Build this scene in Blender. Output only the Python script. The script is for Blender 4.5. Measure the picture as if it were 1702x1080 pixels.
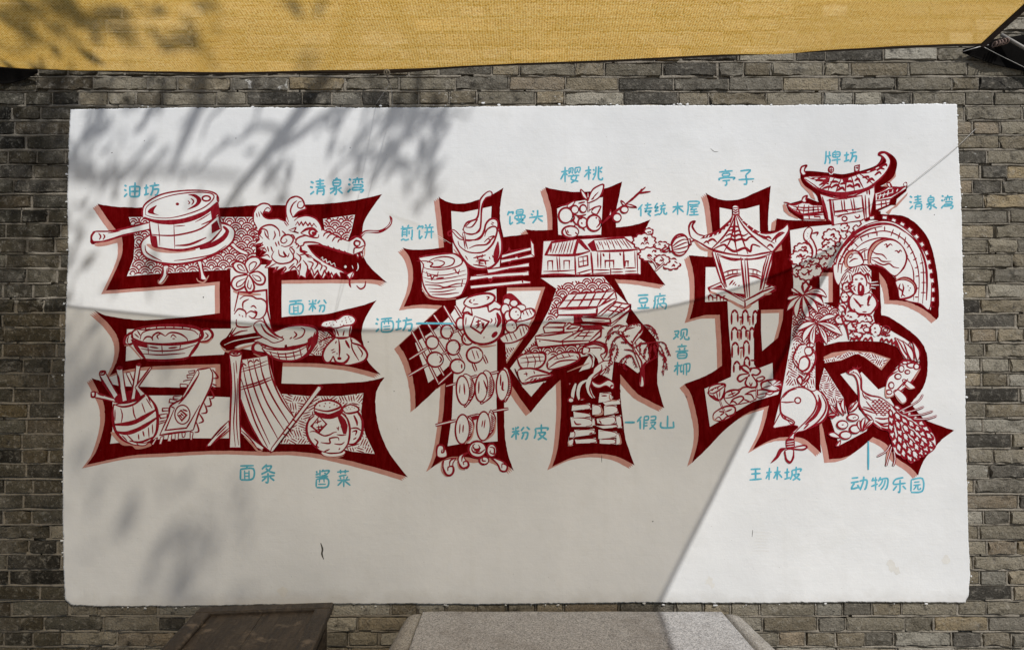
import bpy, bmesh, math, random
from mathutils import Vector, Matrix, noise
random.seed(7)
scene = bpy.context.scene
for o in list(bpy.data.objects):
    bpy.data.objects.remove(o)
C = scene.collection

# ------------------------------------------------------------------ camera, sky, sun, exposure
F_PX, CX, CY = 1135.0, 851.0, 540.0          # focal length and centre in photograph pixels (1702 wide)
PITCH = math.radians(1.7)
CAM = Vector((0.0, -2.95, 1.6))
cam_data = bpy.data.cameras.new('camera')
cam = bpy.data.objects.new('camera', cam_data)
C.objects.link(cam)
cam_data.sensor_width = 36.0
cam_data.lens = 36.0 * F_PX / 1702.0
cam_data.clip_start = 0.05
cam_data.clip_end = 400.0
cam.location = CAM
cam.rotation_euler = (math.pi / 2 + PITCH, 0, 0)
scene.camera = cam

SUN = Vector((0.572, -1.0, 1.307)).normalized()      # towards the sun
elev = math.asin(SUN.z)
azim = math.atan2(SUN.x, SUN.y)
world = bpy.data.worlds.new('World')
scene.world = world
world.use_nodes = True
wn = world.node_tree
sky = wn.nodes.new('ShaderNodeTexSky')
sky.sky_type = 'NISHITA'
sky.sun_disc = False
sky.sun_elevation = elev
sky.sun_rotation = azim
sky.dust_density = 1.5
wn.nodes['Background'].inputs['Strength'].default_value = 0.08
wn.links.new(sky.outputs[0], wn.nodes['Background'].inputs['Color'])
sun_data = bpy.data.lights.new('sun', 'SUN')
sun_data.energy = 3.75
sun_data.angle = math.radians(0.53)
sun_data.color = (1.0, 0.98, 0.95)
sun = bpy.data.objects.new('sun', sun_data)
C.objects.link(sun)
sun.location = SUN * 20
sun.rotation_euler = SUN.to_track_quat('Z', 'Y').to_euler()
scene.view_settings.view_transform = 'Standard'
scene.view_settings.look = 'None'
scene.view_settings.exposure = 0.17
scene.view_settings.gamma = 1.0
scene.render.engine = 'CYCLES'
scene.cycles.transparent_max_bounces = 24
scene.cycles.max_bounces = 8
scene.render.resolution_x = 1024
scene.render.resolution_y = 649

# ------------------------------------------------------------------ helpers
CP, SP = math.cos(PITCH), math.sin(PITCH)
def ray(px, py):
    u = (px - CX) / F_PX; v = -(py - CY) / F_PX
    return Vector((u, CP - v * SP, SP + v * CP))
def on_y(px, py, y=0.0):
    r = ray(px, py)
    return CAM + r * ((y - CAM.y) / r.y)
def on_z(px, py, z):
    r = ray(px, py)
    return CAM + r * ((z - CAM.z) / r.z)
def to_px(p):
    d = p - CAM
    f = d.y * CP + d.z * SP; up = -d.y * SP + d.z * CP
    return CX + F_PX * d.x / f, CY - F_PX * up / f

def mesh_obj(name, verts, faces, mats, parent=None, fmats=None, smooth=False):
    me = bpy.data.meshes.new(name)
    me.from_pydata([tuple(v) for v in verts], [], faces)
    for m in (mats if isinstance(mats, (list, tuple)) else [mats]):
        me.materials.append(m)
    if fmats:
        me.polygons.foreach_set('material_index', fmats)
    if smooth:
        me.polygons.foreach_set('use_smooth', [True] * len(me.polygons))
    me.update()
    o = bpy.data.objects.new(name, me)
    C.objects.link(o)
    if parent: o.parent = parent
    return o
def empty(name, loc=(0, 0, 0)):
    o = bpy.data.objects.new(name, None)
    o.empty_display_size = 0.1
    C.objects.link(o)
    o.location = loc
    return o
def tag(o, label=None, cat=None, group=None, kind=None):
    if label: o['label'] = label
    if cat: o['category'] = cat
    if group: o['group'] = group
    if kind: o['kind'] = kind
    return o
def keep_world(child, parent):
    child.parent = parent
    child.matrix_parent_inverse = Matrix.Translation(parent.location).inverted()

class MB:
    def __init__(self): self.v = []; self.f = []
    def add(self, vs, fs):
        n = len(self.v); self.v += [Vector(p) for p in vs]; self.f += [tuple(i + n for i in q) for q in fs]
    def tube(self, pts, r, seg=8, cap=True):
        pts = [Vector(p) for p in pts]
        rs = r if isinstance(r, (list, tuple)) else [r] * len(pts)
        vs = []; fs = []
        prev = None
        for i, p in enumerate(pts):
            t = (pts[min(i + 1, len(pts) - 1)] - pts[max(i - 1, 0)]).normalized()
            a = prev if prev else (Vector((0, 0, 1)) if abs(t.z) < .9 else Vector((1, 0, 0)))
            b = t.cross(a).normalized(); a = b.cross(t).normalized(); prev = a
            for k in range(seg):
                an = 2 * math.pi * k / seg
                vs.append(p + (a * math.cos(an) + b * math.sin(an)) * rs[i])
        for i in range(len(pts) - 1):
            for k in range(seg):
                fs.append((i * seg + k, i * seg + (k + 1) % seg, (i + 1) * seg + (k + 1) % seg, (i + 1) * seg + k))
        if cap:
            fs.append(tuple(range(seg))[::-1]); fs.append(tuple((len(pts) - 1) * seg + k for k in range(seg)))
        self.add(vs, fs)
    def torus(self, c, R, r, nrm, n=20, m=8):
        nrm = Vector(nrm).normalized()
        a = nrm.orthogonal().normalized(); b = nrm.cross(a)
        vs = []; fs = []
        for i in range(n):
            t = 2 * math.pi * i / n; d = a * math.cos(t) + b * math.sin(t)
            for j in range(m):
                s = 2 * math.pi * j / m
                vs.append(Vector(c) + d * (R + r * math.cos(s)) + nrm * r * math.sin(s))
        for i in range(n):
            for j in range(m):
                fs.append((i * m + j, ((i + 1) % n) * m + j, ((i + 1) % n) * m + (j + 1) % m, i * m + (j + 1) % m))
        self.add(vs, fs)
    def build(self, name, mat, parent=None, smooth=False):
        return mesh_obj(name, self.v, self.f, mat, parent, smooth=smooth)

def bevel_box(name, size, mat, parent, loc, rot=(0, 0, 0), bev=0.01, seg=3, jitter=0.0, cuts=0):
    bm = bmesh.new()
    bmesh.ops.create_cube(bm, size=1.0)
    bmesh.ops.scale(bm, vec=size, verts=bm.verts)
    if bev:
        bmesh.ops.bevel(bm, geom=list(bm.edges), offset=bev, segments=seg, profile=0.5, affect='EDGES')
    if cuts:
        bmesh.ops.subdivide_edges(bm, edges=[e for e in bm.edges if e.calc_length() > 0.08], cuts=cuts, use_grid_fill=True)
    if jitter:
        for v in bm.verts:
            v.co += noise.noise_vector(v.co * 9 + Vector(loc) * 3) * jitter
    me = bpy.data.meshes.new(name); bm.to_mesh(me); bm.free()
    me.materials.append(mat)
    o = bpy.data.objects.new(name, me); C.objects.link(o)
    o.location = loc; o.rotation_euler = rot
    if parent: o.parent = parent
    return o

# ------------------------------------------------------------------ materials
class NT:
    def __init__(self, name):
        self.m = bpy.data.materials.new(name); self.m.use_nodes = True
        self.t = self.m.node_tree; self.n = self.t.nodes
        self.p = self.n['Principled BSDF']; self.out = self.n['Material Output']
    def node(self, kind, **kw):
        n = self.n.new(kind)
        for k, v in kw.items():
            if k.startswith('i_'):
                key = k[2:].replace('_', ' ')
                n.inputs[int(key) if key.isdigit() else key].default_value = v
            else: setattr(n, k, v)
        return n
    def link(self, a, b): self.t.links.new(a, b)
    def pos(self): return self.node('ShaderNodeNewGeometry').outputs['Position']
    def noise(self, scale, detail=4, rough=.55, vec=None, dist=0.0, lac=2.0):
        n = self.node('ShaderNodeTexNoise'); n.inputs['Scale'].default_value = scale
        n.inputs['Detail'].default_value = detail; n.inputs['Roughness'].default_value = rough
        n.inputs['Distortion'].default_value = dist
        self.link(vec if vec is not None else self.pos(), n.inputs['Vector'])
        return n.outputs['Fac']
    def ramp(self, fac, stops, interp='LINEAR'):
        r = self.node('ShaderNodeValToRGB'); r.color_ramp.interpolation = interp
        e = r.color_ramp.elements
        while len(e) < len(stops): e.new(0.5)
        for q, (p, c) in zip(e, stops):
            q.position = p; q.color = (*c, 1) if isinstance(c, (tuple, list)) else (c, c, c, 1)
        self.link(fac, r.inputs['Fac']); return r.outputs['Color']
    def mix(self, a, b, fac, mode='MIX'):
        m = self.node('ShaderNodeMix', data_type='RGBA', blend_type=mode)
        for s, x in ((6, a), (7, b), (0, fac)):
            if isinstance(x, (int, float)): m.inputs[s].default_value = x if s == 0 else (x, x, x, 1)
            elif isinstance(x, (tuple, list)): m.inputs[s].default_value = (*x, 1)
            else: self.link(x, m.inputs[s])
        return m.outputs[2]
    def math(self, op, a, b=0.0):
        m = self.node('ShaderNodeMath', operation=op)
        for s, x in ((0, a), (1, b)):
            if isinstance(x, (int, float)): m.inputs[s].default_value = x
            else: self.link(x, m.inputs[s])
        return m.outputs[0]
    def bump(self, h, dist, strength=1.0, nrm=None):
        b = self.node('ShaderNodeBump'); b.inputs['Distance'].default_value = dist
        b.inputs['Strength'].default_value = strength
        self.link(h, b.inputs['Height'])
        if nrm is not None: self.link(nrm, b.inputs['Normal'])
        return b.outputs['Normal']
    def base(self, col, rough=.8, nrm=None, spec=.3):
        if isinstance(col, (tuple, list)): self.p.inputs['Base Color'].default_value = (*col, 1)
        else: self.link(col, self.p.inputs['Base Color'])
        if isinstance(rough, (int, float)): self.p.inputs['Roughness'].default_value = rough
        else: self.link(rough, self.p.inputs['Roughness'])
        self.p.inputs['Specular IOR Level'].default_value = spec
        if nrm is not None: self.link(nrm, self.p.inputs['Normal'])
        return self.m

def plaster_nodes(t):
    big = t.noise(1.3, 4, .6)
    mid = t.noise(7, 5, .65)
    fine = t.noise(60, 5, .7)
    c = t.mix((.565, .572, .573), (.65, .655, .653), t.ramp(big, [(.35, 0), (.65, 1)]))
    c = t.mix(c, (.56, .562, .55), t.ramp(mid, [(.52, 0), (.76, .6)]))
    # faint vertical wash streaks
    mp = t.node('ShaderNodeMapping'); mp.inputs['Scale'].default_value = (16, 1, 1.2); t.link(t.pos(), mp.inputs['Vector'])
    st = t.noise(1.0, 4, .6, mp.outputs[0])
    c = t.mix(c, (.53, .53, .515), t.ramp(st, [(.56, 0), (.8, .4)]))
    # grime along the foot of the panel
    sz = t.node('ShaderNodeSeparateXYZ'); t.link(t.pos(), sz.inputs[0])
    low = t.ramp(t.math('ADD', t.math('MULTIPLY', t.math('SUBTRACT', sz.outputs[2], .49), 4.5), t.math('MULTIPLY', t.noise(6, 5, .7), .9)), [(.35, .55), (.75, 0)])
    c = t.mix(c, (.40, .385, .35), low)
    # specks
    sp = t.node('ShaderNodeTexVoronoi'); sp.inputs['Scale'].default_value = 22; t.link(t.pos(), sp.inputs['Vector'])
    c = t.mix(c, (.25, .24, .22), t.ramp(sp.outputs['Distance'], [(.022, .8), (.035, 0)]))
    wr = t.node('ShaderNodeMapping'); wr.inputs['Scale'].default_value = (3, 1, 40); t.link(t.pos(), wr.inputs['Vector'])
    brush = t.noise(2.0, 5, .7, wr.outputs[0])
    h = t.math('ADD', t.math('MULTIPLY', mid, .9), t.math('MULTIPLY', fine, .13))
    h = t.math('ADD', h, t.math('MULTIPLY', brush, .12))
    return c, t.bump(h, .007, .45)
def make_plaster():
    t = NT('white_plaster'); c, n = plaster_nodes(t)
    return t.base(c, .85, n, .2)
def make_paint(name, col, col2, var=.5):
    t = NT(name)
    _, n = plaster_nodes(t)
    mp = t.node('ShaderNodeMapping'); mp.inputs['Scale'].default_value = (30, 1, 7); t.link(t.pos(), mp.inputs['Vector'])
    st = t.noise(2.0, 5, .7, mp.outputs[0])
    c = t.mix(col, col2, t.ramp(st, [(.42, 0), (.75, var)]))
    # worn spots where the white shows through, and thin patches
    c = t.mix(c, tuple(min(.7, x * 1.5 + .05) for x in col2), t.ramp(t.noise(90, 4, .7), [(.66, 0), (.78, .5)]))
    c = t.mix(c, (.60, .58, .56), t.ramp(t.noise(38, 6, .75), [(.72, 0), (.76, .55)]))
    return t.base(c, .9, n, .0)
M = {}
M['plaster'] = make_plaster()
M['R'] = make_paint('dark_red_paint', (.072, .0004, .0006), (.128, .004, .005), .9)
M['r'] = make_paint('crimson_line_paint', (.175, .006, .012), (.30, .03, .042), .7)
M['P'] = make_paint('dusty_pink_paint', (.40, .20, .165), (.49, .27, .23), .7)
M['B'] = make_paint('light_blue_paint', (.075, .32, .42), (.18, .46, .54), .8)

def make_brick(name):
    t = NT(name)
    a = t.node('ShaderNodeAttribute', attribute_name='tint')
    g = t.node('ShaderNodeAttribute', attribute_name='wear')
    n1 = t.noise(14, 6, .7); n2 = t.noise(55, 6, .75); n3 = t.noise(5, 3, .6); n4 = t.noise(150, 4, .7)
    c = t.mix(a.outputs['Color'], (.215, .195, .16), t.ramp(t.noise(3.3, 5, .65), [(.48, 0), (.66, .5)]))
    c = t.mix(c, (.022, .020, .017), t.ramp(n1, [(.31, .9), (.45, 0)]))
    c = t.mix(c, (.34, .31, .255), t.ramp(t.noise(20, 5, .7, dist=.5), [(.55, 0), (.68, .6)]))
    c = t.mix(c, (.40, .375, .325), t.ramp(n2, [(.54, 0), (.74, .62)]))
    c = t.mix(c, (.035, .032, .027), t.ramp(n4, [(.32, .85), (.45, 0)]))
    # lime and old white paint stuck to some bricks
    wn_ = t.noise(24, 5, .7, dist=.6)
    wm = t.ramp(t.math('ADD', wn_, g.outputs['Fac']), [(.78, 0), (.86, .85)])
    c = t.mix(c, (.62, .61, .57), wm)
    h = t.math('ADD', t.math('MULTIPLY', n1, .55), t.math('MULTIPLY', n2, .6))
    h = t.math('ADD', h, t.math('MULTIPLY', n4, .18))
    return t.base(c, .92, t.bump(h, .03, 1.0), .12)
def make_mortar():
    t = NT('old_mortar')
    n1 = t.noise(9, 6, .7); n2 = t.noise(70, 6, .75); n3 = t.noise(2.2, 4, .6)
    c = t.mix((.175, .155, .124), (.275, .247, .203), t.ramp(n3, [(.35, 0), (.65, 1)]))
    c = t.mix(c, (.028, .025, .021), t.ramp(n1, [(.32, .8), (.46, 0)]))
    c = t.mix(c, (.36, .335, .29), t.ramp(n2, [(.58, 0), (.8, .5)]))
    h = t.math('ADD', n1, t.math('MULTIPLY', n2, .6))
    return t.base(c, .95, t.bump(h, .02, .9), .1)
M['brick'] = make_brick('weathered_brick')
M['mortar'] = make_mortar()

def make_fabric():
    t = NT('yellow_shade_cloth')
    uv = t.node('ShaderNodeUVMap').outputs[0]
    sep = t.node('ShaderNodeSeparateXYZ'); t.link(uv, sep.inputs[0])
    wob = t.math('MULTIPLY', t.noise(6, 3, .6, uv), .01)
    x = t.math('ADD', sep.outputs[0], wob)
    y = t.math('ADD', sep.outputs[1], wob)
    wx = t.math('SINE', t.math('MULTIPLY', x, 2 * math.pi / .0085))
    wy = t.math('SINE', t.math('MULTIPLY', y, 2 * math.pi / .0060))
    w = t.math('MULTIPLY', wx, wy)
    mp = t.node('ShaderNodeMapping'); mp.inputs['Scale'].default_value = (2.5, 55, 1); t.link(uv, mp.inputs['Vector'])
    band = t.noise(1.0, 5, .7, mp.outputs[0])
    gr = t.noise(130, 2, .6, uv)
    f = t.math('ADD', t.math('MULTIPLY', w, .30), t.math('MULTIPLY', t.math('SUBTRACT', band, .5), .55))
    f = t.math('ADD', f, t.math('MULTIPLY', t.math('SUBTRACT', gr, .5), 1.6))
    f = t.math('ADD', f, t.math('MULTIPLY', wx, .16))
    f = t.math('ADD', f, .5)
    col = t.ramp(f, [(.0, (.48, .235, .025)), (.5, (.98, .575, .11)), (1.0, (1.0, .80, .32))])
    dif = t.node('ShaderNodeBsdfDiffuse'); tr = t.node('ShaderNodeBsdfTranslucent'); tp = t.node('ShaderNodeBsdfTransparent')
    t.link(col, dif.inputs['Color']); t.link(col, tr.inputs['Color'])
    tp.inputs['Color'].default_value = (1.0, .91, .76, 1)
    nrm = t.bump(f, .004, .4)
    t.link(nrm, dif.inputs['Normal']); t.link(nrm, tr.inputs['Normal'])
    m1 = t.node('ShaderNodeMixShader'); m1.inputs[0].default_value = .95
    t.link(dif.outputs[0], m1.inputs[1]); t.link(tr.outputs[0], m1.inputs[2])
    m2 = t.node('ShaderNodeMixShader'); m2.inputs[0].default_value = FABRIC_OPEN
    t.link(m1.outputs[0], m2.inputs[1]); t.link(tp.outputs[0], m2.inputs[2])
    t.link(m2.outputs[0], t.out.inputs['Surface'])
    t.n.remove(t.p)
    return t.m
FABRIC_OPEN = .46        # gaps of the open weave
M['fabric'] = make_fabric()

def simple(name, col, rough=.7, nscale=30, var=.35, bump=.004, spec=.3, metal=0.0):
    t = NT(name)
    n = t.noise(nscale, 5, .7); n2 = t.noise(nscale * .2, 4, .6)
    dark = tuple(x * (1 - var) for x in col); lite = tuple(min(1, x * (1 + var)) for x in col)
    c = t.mix(dark, lite, t.ramp(t.math('ADD', t.math('MULTIPLY', n, .5), t.math('MULTIPLY', n2, .5)), [(.35, 0), (.65, 1)]))
    t.p.inputs['Metallic'].default_value = metal
    return t.base(c, rough, t.bump(n, bump, .7), spec)
M['hem'] = simple('dark_brown_hem', (.018, .012, .009), .8, 80, .4, .002)
M['steel'] = simple('dull_galvanised_steel', (.20, .19, .175), .65, 60, .3, .001, .3, .5)
M['wire'] = simple('grey_wire', (.30, .29, .27), .5, 80, .3, .0005, .5, .5)
M['rope'] = simple('faded_rope', (.17, .12, .10), .9, 120, .4, .003)
M['bark'] = simple('grey_brown_bark', (.075, .06, .045), .9, 18, .5, .012)
M['dark_sheet'] = simple('black_flap', (.0035, .003, .0026), .95, 25, .5, .004, .05)  # near-black, so the right flap reads as shade on the wall

def make_granite(name, a, b):
    t = NT(name)
    v = t.node('ShaderNodeTexVoronoi'); v.inputs['Scale'].default_value = 190; t.link(t.pos(), v.inputs['Vector'])
    n = t.noise(210, 3, .7); n2 = t.noise(3.5, 5, .65); n3 = t.noise(17, 5, .7)
    sp = t.ramp(v.outputs['Color'], [(.1, a), (.45, tuple((x + y) / 2 for x, y in zip(a, b))), (.8, b)])
    c = t.mix(sp, (.055, .055, .058), t.ramp(n, [(.36, .95), (.45, 0)]))
    c = t.mix(c, (.55, .55, .54), t.ramp(n, [(.58, 0), (.66, .75)]))
    c = t.mix(c, (.10, .085, .07), t.ramp(n2, [(.50, 0), (.72, .5)]))
    c = t.mix(c, (.08, .072, .065), t.ramp(n3, [(.60, 0), (.74, .6)]))
    return t.base(c, .75, t.bump(t.math('ADD', n, n3), .003, .5), .3)
M['granite'] = make_granite('grey_granite', (.20, .195, .19), (.36, .35, .34))
M['granite_side'] = make_granite('buff_granite', (.17, .155, .135), (.31, .29, .255))

def make_wood():
    t = NT('old_dark_wood')
    mp = t.node('ShaderNodeMapping'); mp.inputs['Scale'].default_value = (30, 4, 30)
    tc = t.node('ShaderNodeTexCoord'); t.link(tc.outputs['Object'], mp.inputs['Vector'])
    g = t.noise(1.2, 7, .75, mp.outputs[0], .8); n = t.noise(9, 5, .7); n2 = t.noise(40, 4, .7)
    c = t.mix((.012, .008, .0048), (.05, .036, .023), t.ramp(g, [(.35, 0), (.7, 1)]))
    c = t.mix(c, (.15, .115, .08), t.ramp(n, [(.57, 0), (.67, .6)]))
    c = t.mix(c, (.17, .145, .115), t.ramp(n2, [(.64, 0), (.74, .6)]))
    return t.base(c, .55, t.bump(t.math('ADD', g, t.math('MULTIPLY', n2, .5)), .005, .8), .3)
M['wood'] = make_wood()

def make_ground():
    t = NT('grey_paving')
    b = t.node('ShaderNodeTexBrick'); b.inputs['Scale'].default_value = 2.2
    b.inputs['Mortar Size'].default_value = .012
    t.link(t.pos(), b.inputs['Vector'])
    b.inputs['Color1'].default_value = (.23, .22, .20, 1); b.inputs['Color2'].default_value = (.30, .285, .26, 1)
    b.inputs['Mortar'].default_value = (.12, .11, .10, 1)
    n = t.noise(12, 6, .7)
    c = t.mix(b.outputs['Color'], (.12, .11, .095), t.ramp(n, [(.5, 0), (.75, .6)]))
    return t.base(c, .85, t.bump(t.math('ADD', n, t.math('MULTIPLY', b.outputs['Fac'], -1)), .006, .6), .3)
M['ground'] = make_ground()
def make_leaf():
    t = NT('green_leaf')
    n = t.noise(3, 3, .6)
    c = t.mix((.035, .07, .014), (.08, .13, .03), n)
    return t.base(c, .5, None, .4)
M['leaf'] = make_leaf()

# ------------------------------------------------------------------ ground
g = mesh_obj('ground', [(-60, -60, 0), (60, -60, 0), (60, 60, 0), (-60, 60, 0)], [(0, 1, 2, 3)], M['ground'])
tag(g, 'grey stone paving at the foot of the wall', kind='structure')

# ------------------------------------------------------------------ brick wall
WX, WZ = 3.8, 3.35
wall = empty('brick_wall', (0, 0, 0))
tag(wall, 'weathered grey brick wall surrounding the white mural panel', 'wall')
# panel outline in photograph pixels
PANEL = [(117, 182), (300, 179), (640, 179), (1000, 176), (1300, 175), (1560, 173), (1590, 174), (1592, 210), (1593, 250), (1597, 320), (1601, 480),
         (1604, 640), (1607, 800), (1612, 960), (1610, 990), (1604, 1001), (1420, 1000), (1240, 1002), (1060, 1001), (800, 1004), (620, 1003), (480, 1004),
         (300, 1007), (160, 1007), (118, 1005), (108, 995), (106, 960), (104, 800), (107, 640), (109, 520), (113, 420), (112, 320), (115, 220)]
pz1 = on_y(850, 177).z; pz0 = on_y(850, 1003).z
px0 = on_y(112, 590).x; px1 = on_y(1602, 590).x
COURSE = .0647
def hsh(*a):
    return random.Random(hash(a) & 0xffffffff)
def brick_mesh(cx, cz, w, h, rng):
    """irregular eroded brick: back ring, face ring, worn inner face"""
    n_long, n_short = max(5, int(w / .02)), 4
    ring = []
    hw, hh = w / 2, h / 2
    for i in range(n_long): ring.append((-hw + w * i / n_long, -hh))
    for i in range(n_short): ring.append((hw, -hh + h * i / n_short))
    for i in range(n_long): ring.append((hw - w * i / n_long, hh))
    for i in range(n_short): ring.append((-hw, hh - h * i / n_short))
    out = rng.uniform(-.0022, .0024); cap = False
    if (px0 - .3 < cx < px1 + .3) and (pz0 - .05 < cz < pz1 + .05) and not (cx + w / 2 < px0 or cx - w / 2 > px1 or cz - h / 2 > pz1 or cz + h / 2 < pz0): out = .003; cap = True
    tx, tz = rng.uniform(-.02, .02), rng.uniform(-.06, .05)
    seed = Vector((rng.uniform(0, 99), rng.uniform(0, 99), rng.uniform(0, 99)))
    rough = rng.uniform(.6, 1.6)
    if rng.random() < .40: rough = 2.9
    if cap: rough = min(rough, .9)
    vs = []; N = len(ring)
    for layer, (shr, dy) in enumerate(((1.0, .05), (1.0, .0022), (.0, 0))):
        for (x, z) in ring:
            p = Vector((x * 22, z * 30, layer * .3)) + seed
            jx = noise.noise(p) * .0048 * rough; jz = noise.noise(p + Vector((7, 3, 9))) * .0037 * rough
            if layer < 2:
                rr = 1.0
                # rounded corners
                cxn, czn = abs(x) / hw, abs(z) / hh
                k = .0018 if (cxn > .9 and czn > .7) else 0
                vs.append((cx + x * (1 - k / hw) + jx, dy + out + (0 if layer == 0 else abs(jz)), cz + z * (1 - k / hh) + jz))
            else:
                ins = .0016 + .0018 * rough * (noise.noise(p * 1.7) + .4)
                sx = max(.2, 1 - ins / hw); sz = max(.2, 1 - ins / hh)
                vs.append((cx + x * sx + jx * .7, out + x * tx + z * tz - .0015 + noise.noise(p * .8 + Vector((1, 5, 2))) * .003 * rough, cz + z * sz + jz * .7))
    # inner grid row for relief: one mid line
    fs = []
    for l in range(2):
        for i in range(N):
            a, b = l * N + i, l * N + (i + 1) % N
            fs.append((a, b, N + b, N + a))
    # face: strip between lower and upper inner rows with a middle row
    o2 = 2 * N
    mid = []
    for i in range(n_long + 1):
        x = -hw + w * i / n_long
        p = Vector((x * 25, 3.3, 5.5)) + seed
        sx = max(.2, 1 - .006 / hw)
        mid.append(len(vs))
        vs.append((cx + x * sx, out + x * tx - .0035 + noise.noise(p) * .004 * rough, cz + noise.noise(p + Vector((4, 4, 4))) * h * .12))
    low = [o2 + i for i in range(n_long + 1)]
    up = [o2 + (2 * n_long + n_short - i) for i in range(n_long + 1)]
    for i in range(n_long):
        fs.append((low[i], low[i + 1], mid[i + 1], mid[i]))
        fs.append((mid[i], mid[i + 1], up[i + 1], up[i]))
    rs = [o2 + n_long + k for k in range(n_short + 1)]
    fs.append(tuple([mid[-1]] + [rs[k] for k in range(n_short + 1)]))
    ls = [o2 + 2 * n_long + n_short + k for k in range(n_short)] + [o2]
    fs.append(tuple([mid[0]] + ls))
    return vs, fs
PALETTE = [((.205, .181, .143), 6), ((.235, .198, .146), 6), ((.150, .136, .115), 3), ((.07, .064, .056), 2.2), ((.28, .22, .14), 1.5), ((.29, .27, .235), 2.4), ((.22, .178, .132), 1.5), ((.34, .31, .26), .7)]
def pick_tint(rng, x):
    r = rng.uniform(0, sum(w for _, w in PALETTE))
    for c, w in PALETTE:
        r -= w
        if r <= 0: break
    k = rng.uniform(.68, 1.34)
    # shade on the left side, painted into the tint of bricks beside the panel
    left_shade = .33 if x < px0 + .05 else 1.0
    k *= left_shade
    return (c[0] * k, c[1] * k * (.985 if left_shade < 1 else 1), c[2] * k * (.86 if left_shade < 1 else .95))
bricks = []; vjoints = []; hjoints = []
zt = pz1 + .003
k0 = -int((WZ - zt) / COURSE) - 1
k = k0
while True:
    ztop = zt - k * COURSE
    if ztop - COURSE < 0.0: break
    if ztop > WZ: k += 1; continue
    rng = random.Random(100 + k * 17)
    stretch = (k % 2 == 0); hjoints.append(ztop)
    x = -WX + rng.uniform(0, .2)
    while x < WX:
        if rng.random() < (.84 if stretch else .38): w = .238 * rng.uniform(.93, 1.03)
        else: w = .114 * rng.uniform(.9, 1.08)
        j = rng.uniform(.007, .013)
        hgt = COURSE - rng.uniform(.0095, .0145)
        cx, cz = x + w / 2, ztop - COURSE / 2 + rng.uniform(-.002, .002) + .0045 * noise.noise(Vector((x * 1.3, k * .35, 2)))
        # clip against the panel sides: bricks run under the plaster a little
        inside = (pz0 + .03 < cz < pz1 - .02) and (cx - w / 2 > px0 + .03 and cx + w / 2 < px1 - .03)
        if not inside:
            bricks.append((cx, cz, w, hgt, rng.random()))
            vjoints.append((x + w + j / 2, cz, j, hgt))
        x += w + j
    k += 1
def visible_area(b):
    cx, cz, w, h, _ = b
    x0, y1 = to_px(Vector((cx - w / 2, 0, cz - h / 2))); x1, y0 = to_px(Vector((cx + w / 2, 0, cz + h / 2)))
    x0, x1 = max(0, x0), min(1702, x1); y0, y1 = max(80, y0), min(1080, y1)
    if x1 <= x0 or y1 <= y0: return 0
    a = (x1 - x0) * (y1 - y0)
    ox = max(0, min(x1, 1602) - max(x0, 112)); oy = max(0, min(y1, 1003) - max(y0, 177))
    return a - ox * oy
bricks.sort(key=lambda b: -visible_area(b))
def set_attr(me, tints, wears):
    a = me.color_attributes.new('tint', 'FLOAT_COLOR', 'POINT')
    a.data.foreach_set('color', [q for c in tints for q in (*c, 1)])
    w = me.attributes.new('wear', 'FLOAT', 'POINT')
    w.data.foreach_set('value', wears)
field_v, field_f, field_t, field_w = [], [], [], []
print('bricks', len(bricks), 'visible', sum(1 for b in bricks if visible_area(b) > 30))
for i, (cx, cz, w, h, r) in enumerate(bricks):
    rng = random.Random(int(r * 1e9))
    vs, fs = brick_mesh(cx, cz, w, h, rng)
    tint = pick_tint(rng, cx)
    near = max(px0 - cx, cx - px1, cz - pz1, pz0 - cz)
    wear = rng.choice([-.3, -.3, -.2, -.1, .0, .06]) + (.13 if near < .1 and rng.random() < .4 else 0)
    if i < 300 and visible_area((cx, cz, w, h, r)) > 30:
        o = mesh_obj('brick', vs, fs, M['brick'], wall)
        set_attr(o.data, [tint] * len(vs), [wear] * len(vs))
    else:
        n = len(field_v)
        field_v += vs; field_f += [tuple(q + n for q in f) for f in fs]
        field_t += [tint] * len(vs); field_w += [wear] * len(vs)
fo = mesh_obj('outer_bricks', field_v, field_f, M['brick'], wall)
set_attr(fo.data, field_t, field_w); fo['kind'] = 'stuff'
# mortar bed
nx, nz = 640, 300
vs = []; fs = []
for j in range(nz + 1):
    for i in range(nx + 1):
        x = -WX + 2 * WX * i / nx; z = WZ * j / nz
        p = Vector((x * 9, z * 14, 3))
        q_ = noise.noise(Vector((x * 6, z * 26, 8)))
        vs.append((x, .0105 + noise.noise(p) * .004 + noise.noise(p * 3.1) * .003 + max(0, q_ - .04) * .03, z))
for j in range(nz):
    for i in range(nx):
        a = j * (nx + 1) + i
        fs.append((a, a + 1, a + nx + 2, a + nx + 1))
mesh_obj('mortar', vs, fs, M['mortar'], wall, smooth=True)
# ridges of pointing left standing in the joints, with open cracks along the bricks
vs = []; fs = []
def ridge(pts, wid, nrm, seed):
    n0 = len(vs)
    for (x, z) in pts:
        p = Vector((x * 26, z * 26, seed)); p2 = Vector((x * 7, z * 7, seed + 3))
        w_ = wid * (.43 + .42 * noise.noise(p2) + .30 * noise.noise(p))
        w_ = max(.0008, w_)
        o_ = .0022 * noise.noise(p * .45 + Vector((3, 3, 3))) * 1.3 * (wid / .012)
        y_ = .0022 + .0030 * noise.noise(p2 + Vector((5, 1, 2))) + .0014 * noise.noise(p * 2)
        for (s_, dy) in ((-1, .012), (-.8, .0010), (.75, .0), (1, .012)):
            vs.append((x + nrm[0] * (o_ + s_ * w_), y_ + dy, z + nrm[1] * (o_ + s_ * w_)))
    for i in range(len(pts) - 1):
        for q in range(3):
            a = n0 + i * 4 + q
            fs.append((a, a + 1, a + 5, a + 4))
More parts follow.
